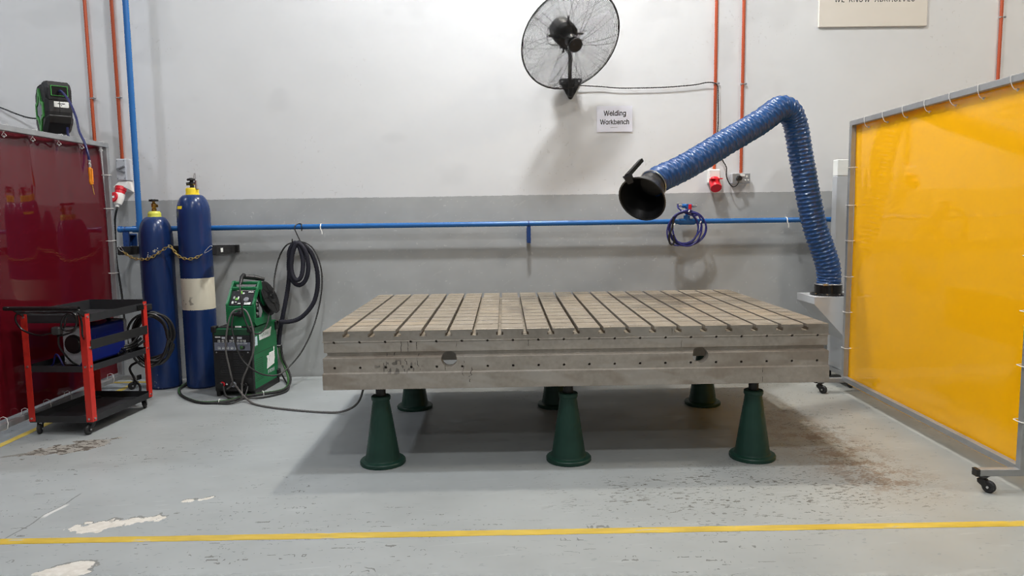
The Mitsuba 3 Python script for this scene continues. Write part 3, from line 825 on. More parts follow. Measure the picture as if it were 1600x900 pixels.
part(fan, 'arm', tube([(AX, 5.985, 2.415), (AX, 5.955, 2.45), (AX - .004, 5.90, 2.52), (AX - .013, 5.80, 2.60), FC - FA * 0.16 + np.array([0.0, 0.02, -0.085])], 0.016, 12), 'mat_black')
part(fan, 'knuckle', cat(sweep([FC - FA * 0.16 + np.array([0.0, 0.02, -0.125]), FC - FA * 0.16 + np.array([0, 0, -0.03])], 0.024, 14), disc(FC - FA * 0.16 + np.array([-0.03, 0.01, -0.08]), (1, 0, 0), 0.026, 0.06, 18)), 'mat_black')
tri = Polygon([(-0.075, 0.066), (0.075, 0.066), (0.0, -0.066)]).buffer(0.018, 5)
br = part(fan, 'wall_bracket', cat(facing(extrude(tri, 0.012), AX + .012, WALL_Y, 2.372), cbox(AX - .012, AX + .028, 5.965, 6.022, 2.30, 2.44, .004)), 'mat_black', False)
for x, z in ((-0.07, 0.06), (0.07, 0.06), (0.0, -0.058)):
    part(br, 'bolt', disc((AX + .012 + x, 6.020, 2.372 + z), (0, -1, 0), 0.0085, 0.007, 10), 'mat_steel')
part(fan, 'motor_lead', tube([fpt(0.09, 2.9, -0.2), fpt(0.13, 3.2, -0.16), fpt(0.14, 3.9, -0.14), FC - FA * 0.16 + np.array([-0.03, 0.0, -0.11])], 0.003, 6), 'mat_black')
single('fan_cord', tube([(0.60, 5.99, 2.40), (0.632, 5.99, 2.394), (0.816, 6.0, 2.383), (0.93, 6.0, 2.372), (1.052, 6.0, 2.368), (1.341, 6.0, 2.372), (1.577, 6.0, 2.388), (1.672, 5.995, 2.404), (1.735, 5.995, 2.402), (1.768, 5.995, 2.38), (1.774, 5.995, 2.30), (1.779, 5.995, 2.1), (1.775, 5.995, 1.95), (1.782, 5.995, 1.80)], 0.0042, 8),
       'mat_black', 'thin black cord running from the wall fan to the orange conduit', 'cord')

# ------------------------------------------------------------------ signs
sign = thing('paper_sign', 'white paper sign reading Welding Workbench below the fan', 'sign')
n = 14
gx, gz = np.meshgrid(np.linspace(0.781, 1.075, n), np.linspace(2.020, 2.230, n), indexing='ij')
gy = 6.024 - 0.005 * np.exp(-((gz - 2.02) / 0.03) ** 2) * (gx - 0.78) / 0.3
V = np.stack([gx, gy, gz], -1).reshape(-1, 3)
ii, jj = np.meshgrid(np.arange(n - 1), np.arange(n - 1), indexing='ij')
q = np.stack([ii * n + jj, (ii + 1) * n + jj, (ii + 1) * n + jj + 1, ii * n + jj + 1], -1).reshape(-1, 4)
f = np.vstack([q[:, [0, 1, 2]], q[:, [0, 2, 3]]])
part(sign, 'sheet', trimesh.Trimesh(np.vstack([V, V + [0, 0.0012, 0]]), np.vstack([f, f[:, ::-1] + len(V)]), process=False), 'mat_paper', False)
t1, t2 = text('Welding', 0.040, 0.0008, True, width=0.184), text('Workbench', 0.039, 0.0008, True, width=0.240)
part(sign, 'lettering', cat(facing(t1, 0.838, 6.0242, 2.152), facing(t2, 0.808, 6.0242, 2.082)), 'mat_print_black', False, 'bold black words Welding Workbench')
rng = np.random.default_rng(4)
part(sign, 'small_print', cat(*[box(0.895 + i * .0052, 0.895 + i * .0052 + rng.uniform(.002, .004), 6.0232, 6.0242, 2.052, 2.0565) for i in range(12)]), 'mat_gray_dark', False)
board = thing('sign_board', 'pale board lettered WE KNOW ABRASIVES at the top of the wall', 'sign')
part(board, 'panel', cbox(2.595, 3.482, 6.010, 6.03, 2.838, 3.45, .002), 'mat_board', False)
part(board, 'lettering', facing(text('WE KNOW ABRASIVES', 0.049, 0.001, False, spacing=0.014, width=0.655), 2.718, 6.0102, 3.032), 'mat_print_black', False, 'thin widely spaced letters WE KNOW ABRASIVES')

# ------------------------------------------------------------------ gas cylinders with their rack and chain
rack = thing('cylinder_rack', 'black steel wall rack holding the two gas cylinders', 'rack')
part(rack, 'wall_bar', cbox(-3.12, -2.215, 5.995, 6.03, 1.07, 1.132, .002), 'mat_black_matt', False)
for x, ya in ((-3.060, 5.72), (-2.248, 5.56)):
    a = part(rack, 'arm', hull([(x + dx, y, z) for dx in (0, 0.008) for y, z in ((5.997, 1.132), (5.997, 1.066), (ya, 1.143), (ya, 1.076))]), 'mat_black_matt', False)
    part(a, 'tip', cbox(x - 0.004, x + 0.034, ya - .008, ya + .002, 1.080, 1.140, .001), 'mat_black_matt', False)
part(rack, 'divider', cbox(-2.628, -2.616, 5.70, 5.997, 1.09, 1.128, .002), 'mat_black_matt', False)
part(rack, 'sticker', cbox(-2.2402, -2.2392, 5.69, 5.735, 1.088, 1.122, .0003), 'mat_print_white', False, 'small white sticker on the right arm')


def dome(r, z0, z1, rn, n=9):
    """Shoulder of a bottle from (r, z0) to (rn, z1)."""
    a = np.linspace(0, math.pi / 2, n)
    return [(rn + (r - rn) * math.cos(t) ** 0.9 if t < math.pi / 2 else rn, z0 + (z1 - z0) * math.sin(t)) for t in a]


tall = thing('gas_cylinder', 'tall blue gas cylinder with a cream band and yellow neck ring', 'gas cylinder')
TX, TY, TR = -2.466, 5.760, 0.1245
part(tall, 'body', lathe([(0, 0.002), (TR - .012, 0.002), (TR, 0.016), (TR, 1.385)] + dome(TR, 1.392, 1.545, 0.048) + [(0, 1.547)], (TX, TY, 0), seg=64), 'mat_bottle')
part(tall, 'band', lathe([(TR - .003, 0.634), (TR + .0008, 0.635), (TR + .0008, 0.886), (TR - .003, 0.887)], (TX, TY, 0), seg=64), 'mat_band', label='cream painted band')
part(tall, 'neck_ring', lathe([(0, 1.525), (0.053, 1.525), (0.054, 1.545), (0.047, 1.56), (0.049, 1.585), (0.043, 1.598), (0, 1.60)], (TX, TY, 0), seg=24), 'mat_collar_yellow', label='yellow plastic neck ring')
vv = part(tall, 'valve', cat(lathe([(0, 1.595), (0.016, 1.595), (0.016, 1.62), (0.022, 1.625), (0.022, 1.642), (0.014, 1.648), (0.014, 1.66), (0, 1.66)], (TX, TY, 0), seg=16), rod((TX, TY, 1.632), (TX - .035, TY - .02, 1.628), 0.012, 12)), 'mat_black')
part(vv, 'handwheel', lathe([(0, 1.655), (0.030, 1.655), (0.032, 1.661), (0.030, 1.668), (0.012, 1.676), (0, 1.676)], (TX - .004, TY, 0), seg=20), 'mat_black', label='black valve handwheel')
part(vv, 'fitting', cat(rod((TX, TY, 1.632), (TX + .045, TY - .02, 1.628), 0.010, 12), rod((TX + .043, TY - .02, 1.585), (TX + .043, TY - .02, 1.655), 0.009, 12), tube([(TX + .02, TY - .01, 1.66), (TX + .026, TY - .012, 1.70), (TX + .034, TY - .012, 1.712), (TX + .036, TY - .012, 1.69), (TX + .03, TY - .012, 1.64)], 0.003, 6), rod((TX + .043, TY - .02, 1.59), (TX + .062, TY - .02, 1.588), 0.006, 10)), 'mat_chrome', label='chrome outlet fitting')
th = np.linspace(-1.95, -1.45, 9)
lab = np.array([(TX + (TR - .002) * math.cos(t) + 0, TY + (TR - .002) * math.sin(t), z) for t in th - 0.55 for z in (1.425, 1.448)])
rr = lambda z: 0.048 + (TR - 0.048) * max(0.0, math.cos(math.asin(min(1, max(0, (z - 1.392) / 0.153))))) ** 0.9 + 0.0012
lab = np.array([(TX + rr(z) * math.cos(t - .45), TY + rr(z) * math.sin(t - .45), z) for t in th for z in (1.432, 1.455)])
ff = []
for i in range(8):
    ff += [[2 * i, 2 * i + 2, 2 * i + 3], [2 * i, 2 * i + 3, 2 * i + 1]]
part(tall, 'label', trimesh.Trimesh(lab, ff, process=False), 'mat_collar_yellow', False, 'small yellow shoulder label')
short = thing('gas_cylinder', 'shorter scratched blue gas cylinder with a brass valve and lime neck ring', 'gas cylinder')
SX, SY, SR = -2.775, 5.758, 0.1258
part(short, 'body', lathe([(0, 0.002), (SR - .012, 0.002), (SR, 0.016), (SR, 1.185)] + dome(SR, 1.19, 1.375, 0.046, 11) + [(0, 1.377)], (SX, SY, 0), seg=64), 'mat_bottle')
part(short, 'neck_ring', lathe([(0, 1.345), (0.058, 1.345), (0.058, 1.362), (0.048, 1.385), (0.050, 1.40), (0.040, 1.418), (0, 1.42)], (SX, SY, 0), seg=24), 'mat_collar_lime', label='lime yellow neck ring')
vv = part(short, 'valve', cat(lathe([(0, 1.415), (0.018, 1.415), (0.018, 1.44), (0.013, 1.445), (0.019, 1.452), (0.019, 1.478), (0.011, 1.484), (0.011, 1.50), (0, 1.50)], (SX, SY, 0), seg=16), rod((SX, SY, 1.462), (SX + .034, SY - .02, 1.460), 0.012, 12)), 'mat_brass', label='brass valve')
part(vv, 'handwheel', lathe([(0, 1.496), (0.034, 1.496), (0.036, 1.503), (0.034, 1.511), (0.01, 1.514), (0, 1.514)], (SX, SY, 0), seg=22), 'mat_black', label='black valve handwheel')
rng = np.random.default_rng(8)
marks = []
for (u0, z0, k) in ((-1.62, 1.072, 7), (-1.27, 1.105, 8), (-1.05, 1.11, 5)):
    for i in range(k):
        u, z, w, h = u0 + rng.uniform(-.1, .1), z0 + rng.uniform(-.018, .018), rng.uniform(.03, .07), rng.uniform(.004, .012)
        p = [(SX + (SR + .0007) * math.cos(t), SY + (SR + .0007) * math.sin(t), zz) for t in (u, u + w) for zz in (z, z + h)]
        marks.append(trimesh.Trimesh(np.array(p), [[0, 2, 3], [0, 3, 1]], process=False))
part(short, 'paint_mark', cat(*marks), 'mat_band', False, 'faded cream paint marks on the shoulder', 'stuff')

chain = thing('safety_chain', 'gold safety chain hung across both gas cylinders', 'chain')
cp = spline([(-3.005, 5.690, 1.105), (-2.965, 5.672, 1.078), (-2.91, 5.650, 1.055), (-2.85, 5.636, 1.046), (-2.775, 5.622, 1.050), (-2.715, 5.630, 1.085), (-2.622, 5.640, 1.142), (-2.588, 5.642, 1.112), (-2.55, 5.646, 1.064), (-2.48, 5.625, 1.043), (-2.415, 5.632, 1.052), (-2.355, 5.645, 1.085)], 0.002)
cl = np.concatenate([[0], np.cumsum(np.linalg.norm(np.diff(cp, axis=0), axis=1))])
pitch, base = 0.0255, []
for i in range(int(cl[-1] / pitch)):
    s = (i + 0.5) * pitch
    c = np.array([np.interp(s, cl, cp[:, a]) for a in range(3)])
    c2 = np.array([np.interp(s + .004, cl, cp[:, a]) for a in range(3)])
    Fm = frame_of(c2 - c, (0, 1, 0.01))
    t = np.arange(12) / 12 * 2 * np.pi
    wide = Fm[:, 0] if i % 2 else Fm[:, 1]
    pts = c + np.sign(np.sin(t))[:, None] * 0.0 + 0.0185 * np.cos(t)[:, None] * Fm[:, 2] + 0.0092 * np.sin(t)[:, None] * wide
    part(chain, 'link', sweep(pts, 0.0030, 6, True), 'mat_gold_chain', True)
for a, b in (((-3.045, 5.708, 1.138), (-3.000, 5.688, 1.100)), ((-2.285, 5.64, 1.138), (-2.350, 5.643, 1.088))):
    a, b = np.array(a), np.array(b)
    d = (b - a) / np.linalg.norm(b - a)
    w = np.cross(d, [0, -1, 0])
    part(chain, 'snap_hook', tube([a, a + d * .01 + w * .012, b - d * .02 + w * .008, b, b - d * .02 - w * .008, a + d * .01 - w * .012], 0.0028, 6, 0.01, True), 'mat_chrome', label='silver snap hook at the chain end')
part(chain, 'centre_hook', cat(rod((-2.622, 5.702, 1.12), (-2.622, 5.636, 1.135), 0.004, 8), rod((-2.622, 5.638, 1.13), (-2.622, 5.636, 1.158), 0.004, 8)), 'mat_steel')

# ------------------------------------------------------------------ hose reel with its hose and blow gun
reel = thing('hose_reel', 'black and green hose reel on the wall above the dark red screen', 'hose reel')
RA = np.array([-0.674, -0.738, 0.0])          # outward normal of the green side face
RC = np.array([-3.475, 5.72, 2.205])
RF = np.stack([np.array([0.738, -0.674, 0.0]), np.array([0, 0, 1.0]), -RA], 1)   # local x: forward (rim), y: up, z: away from the green face


def rput(m):
    return moved(m, RF, RC)


outline = Polygon([(-.10, -.165), (.03, -.165), (.095, -.10), (.115, -.02), (.115, .07), (.10, .16), (.06, .185), (-.06, .185), (-.12, .12), (-.14, .0), (-.135, -.10)]).buffer(0.012, 4)


def chunk(poly, z0, z1, c):
    a, b = np.array(poly.exterior.coords)[:-1], np.array(poly.buffer(-c, 4).exterior.coords)[:-1]
    return hull(np.vstack([np.c_[b, np.full(len(b), z0)], np.c_[a, np.full(len(a), z0 + c)], np.c_[a, np.full(len(a), z1 - c)], np.c_[b, np.full(len(b), z1)]]))


part(reel, 'body', rput(chunk(outline, -0.092, 0.092, 0.022)), 'mat_black_matt', 40)
part(reel, 'seam', rput(chunk(outline.buffer(0.003), -0.003, 0.003, 0.001)), 'mat_black', 40)
part(reel, 'lower_shell', rput(chunk(Polygon([(-.10, -.168), (.03, -.168), (.102, -.10), (.116, -.055), (-.13, -.04), (-.136, -.1)]).buffer(0.012, 4), -0.096, 0.096, 0.024)), 'mat_black', 40)
hd = part(reel, 'hose_outlet', rput(cat(chunk(Polygon([(.02, .075), (.128, .070), (.134, .15), (.105, .20), (.03, .205)]).buffer(.006, 3), -0.088, 0.088, 0.018))), 'mat_black_matt', 40)
part(hd, 'mouth', rput(cat(box(.139, .1445, -.0, 0, 0, 0) if False else cbox(.134, .1435, .098, .165, -.052, .052, .002))), 'mat_black_gloss', False)
for zz in ((.165, .171, -.056, .056), (.094, .098, -.056, .056)):
    part(hd, 'trim', rput(cbox(.132, .1455, zz[0], zz[1], zz[2], zz[3], .001)), 'mat_reel_green', False)
for zz in ((-.058, -.052), (.052, .058)):
    part(hd, 'trim', rput(cbox(.132, .1455, .094, .171, zz[0], zz[1], .001)), 'mat_reel_green', False)
star = Polygon([(0, .155), (.035, .06), (.075, .045), (.075, -.045), (.035, -.06), (0, -.155), (-.035, -.06), (-.075, -.045), (-.075, .045), (-.035, .06)]).buffer(.018, 4).buffer(-.006)
part(reel, 'side_emblem', rput(moved(extrude(star.difference(star.buffer(-.022)), 0.014), None, (-.005, -.01, -0.104))), 'mat_reel_green', 30, 'green raised emblem on the side')
part(reel, 'side_cap', rput(moved(extrude(star.buffer(-.034), 0.010), None, (-.005, -.01, -0.100))), 'mat_gray_dark', 30)
part(reel, 'rating_label', rput(cbox(.1265, .1285, .012, .055, -.038, .062, .0005)), 'mat_print_white', False, 'small white label on the front')
part(reel, 'label_print', rput(cat(cbox(.1284, .1289, .036, .042, -.014, .036, .0001), cbox(.1284, .1289, .022, .028, .006, .016, .0001))), 'mat_print_black', False)
part(reel, 'wall_mount', cat(cbox(-3.66, -3.58, 6.01, 6.03, 2.12, 2.32, .004), hull([(x, y, z) for x, y in ((-3.635, 6.015), (-3.605, 6.015), (-3.515, 5.78), (-3.485, 5.78)) for z in (2.15, 2.27)])), 'mat_black', False)
part(reel, 'hose_stub', tube([(-3.352, 5.66, 2.07), (-3.352, 5.66, 2.03), (-3.345, 5.66, 1.985), (-3.352, 5.68, 1.95), (-3.36, 5.75, 1.8)], 0.009, 10), 'mat_hose_navy')
rh = thing('air_hose', 'dark blue hose hanging from the reel over the screen with an orange blow gun', 'hose')
o = RC + RF @ np.array([.138, .125, .0])
part(rh, 'hose', tube([o, o + RF @ np.array([.05, .0, .0]), (-3.229, 5.5, 2.242), (-3.105, 5.36, 2.10), (-3.045, 5.28, 1.995), (-2.965, 5.20, 1.90), (-2.935, 5.18, 1.82), (-2.932, 5.18, 1.775)], 0.0085, 10), 'mat_hose_navy')
G0 = np.array([-2.932, 5.18, 1.78])
part(rh, 'coupling', lathe([(0, 0), (0.010, 0), (0.012, -0.012), (0.009, -0.02), (0.012, -0.03), (0.012, -0.045), (0.008, -0.055), (0, -0.055)][::-1], G0, (0, 0, 1), 16), 'mat_chrome')
part(rh, 'blow_gun', cat(sweep(spline([G0 + [0, 0, -.052], G0 + [0.002, 0, -.08], G0 + [.004, 0, -.115], G0 + [.004, 0, -.155], G0 + [.008, 0, -.172]], .01), np.interp(np.arange(len(spline([G0 + [0, 0, -.052], G0 + [0.002, 0, -.08], G0 + [.004, 0, -.115], G0 + [.004, 0, -.155], G0 + [.008, 0, -.172]], .01))), [0, 3, 6, 9, 12], [.010, .014, .012, .014, .010]), 10), rounded(-.006, .006, -.006, .006, -.05, .05, .004).apply_translation(G0 + [.016, -.004, -.11])), 'mat_orange', label='orange blow gun')
part(rh, 'nozzle', rod(G0 + [.008, 0, -.168], G0 + [.020, -.002, -.245], 0.0032, 8), 'mat_brass')
single('reel_cable', tube([(-5.2, 6.02, 2.42), (-4.271, 6.0, 2.343), (-4.071, 5.99, 2.274), (-3.933, 5.97, 2.219), (-3.794, 5.92, 2.179), (-3.60, 5.82, 2.158)], 0.006, 8), 'mat_cable', 'thin dark cable running along the wall into the hose reel', 'cable')

# ------------------------------------------------------------------ tool cart and what it carries
cart = thing('tool_cart', 'three-shelf tool cart with red corner posts and black trays', 'cart')
CR, CP = rotz(-5.3), np.array([-2.618, 4.452, 0.0])


def cput(m):
    return moved(m, CR, CP)


CW, CL = 0.428, 0.655
for u, v, n in ((-CW, 0, 0), (0, 0, 1), (-CW, CL, 2), (0, CL, 3)):
    su, sv = (1 if u < 0 else -1), (1 if v == 0 else -1)
    lp = Polygon([(0, 0), (su * .042, 0), (su * .042, sv * .003), (su * .003, sv * .003), (su * .003, sv * .042), (0, sv * .042)])
    lp = lp if lp.exterior.is_ccw else shapely.geometry.polygon.orient(lp)
    pk = part(cart, 'corner_post', cput(moved(extrude(lp, 0.69), None, (u, v, 0.085))), 'mat_cart_red', False, 'red angle post')
    bolts = []
    for z in (0.105, 0.44, 0.755):
        bolts.append(disc((u + su * .021, v - sv * .0005, z), (0, -sv, 0), .007, .005, 10))
        bolts.append(disc((u - su * .0005, v + sv * .021, z), (-su, 0, 0), .007, .005, 10))
    bolts.append(disc((u - su * .0005, v + sv * .024, 0.56), (-su, 0, 0), .007, .005, 10))
    for b in bolts:
        part(pk, 'bolt', cput(b), 'mat_steel')
    castor(cart, *(CR @ np.array([u + su * .04, v + sv * .045, 0]) + CP)[:2], 0.092, 0.033, [200, 170, 30, 20][n])


def tray(z0, z1, lip):
    a = m3.Manifold.cube((CW - .006, CL - .006, z1 - z0)).translate((-CW + .003, .003, z0))
    b = m3.Manifold.cube((CW - .012, CL - .012, 0.3)).translate((-CW + .006, .006, z0 + 0.0025))
    m = totri(a - b)
    if lip:
        m = cat(m, cbox(-CW + .003, -CW + .006, .01, CL - .003, z1 - .002, z1 + lip, .0005), cbox(-CW + .003, -.02, CL - .006, CL - .003, z1 - .002, z1 + lip, .0005))
    return m


part(cart, 'shelf', cput(tray(0.078, 0.122, 0)), 'mat_cart_black', False, 'black bottom tray')
part(cart, 'shelf', cput(tray(0.405, 0.445, 0)), 'mat_cart_black', False, 'black middle tray')
part(cart, 'shelf', cput(tray(0.718, 0.768, 0.022)), 'mat_cart_black', False, 'black top tray with raised rear lips')
hk = part(cart, 'handle', cput(cat(tube([(-CW - .03, -.085, .822), (-CW + .03, -.085, .822), (0, -.085, .822), (.004, -.085, .822)], 0.0135, 14))), 'mat_black', label='black push handle at the front')
for u in (-CW + .02, -.006):
    part(hk, 'bracket', cput(hull([(u + dx, y, z) for dx in (-.004, .004) for y, z in ((-.085, .83), (-.085, .812), (.06, .768), (.06, .735), (.02, .745))])), 'mat_black', False)
part(cart, 'latch', cput(cat(cbox(.0015, .008, CL - .115, CL - .045, .722, .760, .002))), 'mat_black_gloss', False)
part(cart, 'strap', cput(cat(cbox(.0035, .007, .03, CL - .02, 0.545, 0.605, .001))), 'mat_black_matt', False, 'wide black strap along the side')

wb = thing('plasma_cutter', 'blue portable cutter with a pale front panel on the middle tray', 'cutter')


def wput(m):
    return moved(m, rotz(-6.5), np.array([-2.80, 4.62, 0.408]))


part(wb, 'case', wput(rounded(-.075, .085, .03, .40, .016, .255, .02)), 'mat_welder_blue')
part(wb, 'front_panel', wput(rounded(-.080, .090, 0.0, .045, .012, .262, .012)), 'mat_unit_gray', label='pale grey front panel')
part(wb, 'end_panel', wput(rounded(-.080, .090, .39, .42, .012, .26, .012)), 'mat_gray_dark')
part(wb, 'stripe', wput(cat(cbox(.0845, .087, .10, .32, .17, .19, .0005), cbox(.0845, .0865, .12, .124, .08, .14, .0005))), 'mat_welder_blue', False)
part(wb, 'handle', wput(tube([(.0, .06, .25), (.0, .08, .29), (.0, .2, .30), (.0, .32, .29), (.0, .36, .25)], 0.012, 10)), 'mat_black')
part(wb, 'connector', wput(cat(disc((.002, .002, .15), (0, -1, 0), 0.062, 0.014, 32, .004), disc((.002, -.01, .15), (0, -1, 0), 0.052, 0.010, 32, .004))), 'mat_black', label='large black round connector')
part(wb, 'corner_bolt', wput(cat(*[disc((x, .001, z), (0, -1, 0), 0.006, 0.004, 10) for x in (-.066, .076) for z in (.03, .245)])), 'mat_steel')
part(wb, 'foot', wput(cat(*[disc((x, y, 0.0), (0, 0, 1), .012, .018, 12) for x in (-.05, .06) for y in (.05, .36)])), 'mat_rubber')

cc = thing('power_cable', 'black power cable with a plug looped over the front of the cart', 'cable')
part(cc, 'cable', tube([(-2.735, 4.60, 0.57), (-2.66, 4.50, 0.60), (-2.602, 4.385, 0.66), (-2.590, 4.365, 0.74), (-2.605, 4.352, 0.805), (-2.664, 4.345, 0.775), (-2.70, 4.355, 0.70), (-2.80, 4.36, 0.668), (-2.87, 4.36, 0.664), (-2.945, 4.36, 0.695), (-2.978, 4.355, 0.745), (-2.965, 4.34, 0.79), (-2.92, 4.345, 0.806), (-2.78, 4.35, 0.800), (-2.66, 4.345, 0.802), (-2.605, 4.335, 0.785), (-2.612, 4.335, 0.70), (-2.66, 4.34, 0.672), (-2.73, 4.345, 0.655)], 0.0058, 8), 'mat_black_gloss')
part(cc, 'cable_loop', tube([(-2.63, 4.34, 0.79), (-2.60, 4.335, 0.75), (-2.62, 4.335, 0.70), (-2.675, 4.34, 0.69), (-2.70, 4.34, 0.72), (-2.675, 4.34, 0.78)], 0.0058, 8, closed=True), 'mat_black_gloss')
part(cc, 'plug', rounded(-2.755, -2.700, 4.32, 4.365, 0.665, 0.715, .012), 'mat_cable')
part(cc, 'tail', tube([(-2.72, 4.345, 0.67), (-2.77, 4.42, 0.58), (-2.77, 4.52, 0.47), (-2.75, 4.56, 0.435), (-2.735, 4.57, 0.425)], 0.006, 8), 'mat_black')
single('air_line', tube([(-2.96, 4.62, 0.415), (-2.93, 4.60, 0.435), (-2.905, 4.585, 0.492), (-2.885, 4.575, 0.50), (-2.865, 4.57, 0.47), (-2.835, 4.565, 0.418), (-2.78, 4.575, 0.416), (-2.73, 4.56, 0.43), (-2.70, 4.555, 0.48), (-2.66, 4.57, 0.485)], 0.0055, 8), 'mat_hose_violet', 'thin blue air line bent on the middle tray of the cart', 'hose')
rng = np.random.default_rng(21)
hc = thing('cable_coil', 'coil of black cable hanging on the far end of the cart', 'cable')
Fh = np.stack([CR @ np.array([0.86, 0.5, 0]), np.array([0, 0, 1.0])], 1)
HC = CR @ np.array([0.005, CL + 0.06, 0]) + CP + np.array([-0.045, 0, 0.52])
path = []
for i in range(7 * 20):
    t = i / 20 * 2 * math.pi
    k = i // 20
    rr_ = 0.138 + 0.018 * math.sin(k * 2.3 + 1) + 0.006 * math.sin(3 * t + k)
    zz_ = 1.28 + 0.08 * math.sin(k * 1.7)
    path.append(HC + Fh[:, 0] * (rr_ * .86 * math.cos(t) + .006 * k) + Fh[:, 1] * (rr_ * zz_ * math.sin(t) - 0.03) + np.array([0, 0.006 * (k % 3) - .008, 0]) + (CR @ np.array([0, 1, 0])) * (0.012 * (k % 4)))
part(hc, 'turns', tube(path, 0.0085, 8, 0.03), 'mat_black', 30)
part(hc, 'tail', tube([path[-1], path[-1] + np.array([-.05, -.02, -.06]), HC + np.array([-.14, 0.02, -.22]), HC + np.array([-.15, .05, -.32]), HC + np.array([-.10, .03, -.38]), HC + np.array([-.07, -.03, -.41])], 0.0085, 8), 'mat_black')
part(hc, 'strap', moved(cbox(-.02, .02, -.03, .045, -.01, .035, .004), CR, HC + np.array([0, 0, .19])), 'mat_black_matt', False)
single('torch_bundle', cat(*[tube([CR @ np.array([-.08 + .02 * k, .43 + .01 * k, .43 + .012 * k]) + CP, CR @ np.array([-.17, .52 + .01 * k, .445 + .012 * k]) + CP, CR @ np.array([-.24 + .02 * k, .45, .435 + .012 * k]) + CP, CR @ np.array([-.2, .36 + .05 * k, .44 + .012 * k]) + CP, CR @ np.array([-.08, .55, .45 + .015 * k]) + CP, CR @ np.array([.0 - .02 * k, .60, .50 + .02 * k]) + CP], 0.009, 8) for k in range(3)]), 'mat_black', 'loose black torch lead heaped at the far end of the middle tray', 'cable')

# ------------------------------------------------------------------ welder and wire feeder
weld = thing('welder', 'green and black welding power source standing in front of the wall', 'welder')
WR, WP = rotz(-5.0), np.array([-2.222, 5.395, 0.0])
WW, WL, WZ0, WZ1 = 0.305, 0.475, 0.045, 0.525


def vput(m):
    return moved(m, WR, WP)


part(weld, 'case', vput(cbox(.004, WW - .004, .012, WL, WZ0, WZ1, .006)), 'mat_green', False, 'green steel case')
part(weld, 'front_frame', vput(cat(cbox(0, WW, -.006, .03, WZ0 - .004, WZ0 + .10, .006), cbox(0, .012, -.006, .03, WZ0 + .09, WZ1, .004), cbox(WW - .012, WW, -.006, .03, WZ0 + .09, WZ1, .004), cbox(.01, WW - .01, -.002, .02, WZ0 + .09, WZ0 + .325, .003))), 'mat_black', False)
part(weld, 'side_edge', vput(cbox(-.003, .006, .004, .06, WZ0 + .02, WZ1 - .02, .002)), 'mat_green', False)
part(weld, 'top_band', vput(cbox(.012, WW - .012, -.004, .02, WZ1 - .052, WZ1 - .005, .003)), 'mat_green_dark', False)
pan = part(weld, 'control_panel', vput(cat(cbox(.012, WW - .012, -.005, .02, WZ1 - .105, WZ1 - .052, .001))), 'mat_print_black', False, 'dark control panel with displays and key symbols')
part(weld, 'lower_panel', vput(cat(cbox(.012, WW - .012, -.005, .02, WZ1 - .168, WZ1 - .105, .001))), 'mat_panel_gray', False, 'grey lower control strip')
pm = []


def key(u, z, s=.0085):
    return [box(u - s, u + s, -.0062, -.005, z + s - .002, z + s), box(u - s, u + s, -.0062, -.005, z - s, z - s + .002), box(u - s, u - s + .002, -.0062, -.005, z - s, z + s), box(u + s - .002, u + s, -.0062, -.005, z - s, z + s), box(u - s * .45, u + s * .45, -.0062, -.005, z - .0015, z + .0015)]


for u in (.052, .083, .107, .142, .167, .200, .225, .252):
    pm += key(u, WZ1 - .094)
for u in (.050, .082, .118, .150, .182):
    pm += key(u, WZ1 - .150)
pm += [box(.022 + .011 * i, .031 + .011 * i, -.0062, -.005, WZ1 - .068, WZ1 - .060) for i in range(4)]
pm += [box(.19, .238, -.0062, -.005, WZ1 - .1155, WZ1 - .113), box(.246, .270, -.0062, -.005, WZ1 - .1155, WZ1 - .113)]
part(pan, 'symbols', vput(cat(*pm)), 'mat_print_white', False)
part(pan, 'display', vput(cat(cbox(.073, .100, -.0063, -.004, WZ1 - .078, WZ1 - .062, .0003), cbox(.150, .174, -.0063, -.004, WZ1 - .078, WZ1 - .062, .0003), cbox(.195, .232, -.0063, -.004, WZ1 - .078, WZ1 - .062, .0003))), 'mat_gray_plastic', False)
part(weld, 'knob', vput(cat(disc((.228, -.004, WZ1 - .142), (0, -1, 0), .013, .014, 20, .003))), 'mat_hose_green', label='green adjusting knob')
part(weld, 'knob_ring', vput(disc((.240, -.003, WZ1 - .143), (0, -1, 0), .012, .010, 20, .002)), 'mat_black')
for u0, u1 in ((.05, .13), (.155, .235)):
    for i in range(13):
        part(weld, 'louvre', vput(moved(cbox(u0, u1, -.0065, -.001, 0, .004, .001), None, (0, 0, WZ0 + .125 + i * .0135))), 'mat_gray_dark' if False else 'mat_cart_black', False)
for u in (.026, .258 + .015):
    part(weld, 'screw', vput(disc((u, -.002, WZ1 - .182), (0, -1, 0), .005, .004, 10)), 'mat_steel')
part(weld, 'plus_socket', vput(cat(disc((.045, -.004, WZ0 + .045), (0, -1, 0), .026, .02, 20, .004))), 'mat_black')
part(weld, 'socket_ring', vput(lathe([(.014, 0), (.021, 0), (.021, .012), (.014, .012)], (.062, -.008, WZ0 + .052), (0, -1, 0), 20)), 'mat_red_plastic', label='red ring of the plus socket')
part(weld, 'plus_mark', vput(cat(box(.086, .102, -.0068, -.005, WZ0 + .050, WZ0 + .0545), box(.0917, .0963, -.0068, -.005, WZ0 + .0445, WZ0 + .0605))), 'mat_print_white', False)
part(weld, 'minus_mark', vput(box(.205, .216, -.0068, -.005, WZ0 + .053, WZ0 + .057)), 'mat_print_white', False)
part(weld, 'control_socket', vput(lathe([(0, 0), (.021, 0), (.021, .012), (.017, .016), (.015, .010), (0, .010)], (.150, -.006, WZ0 + .052), (0, -1, 0), 22)), 'mat_gray_dark')
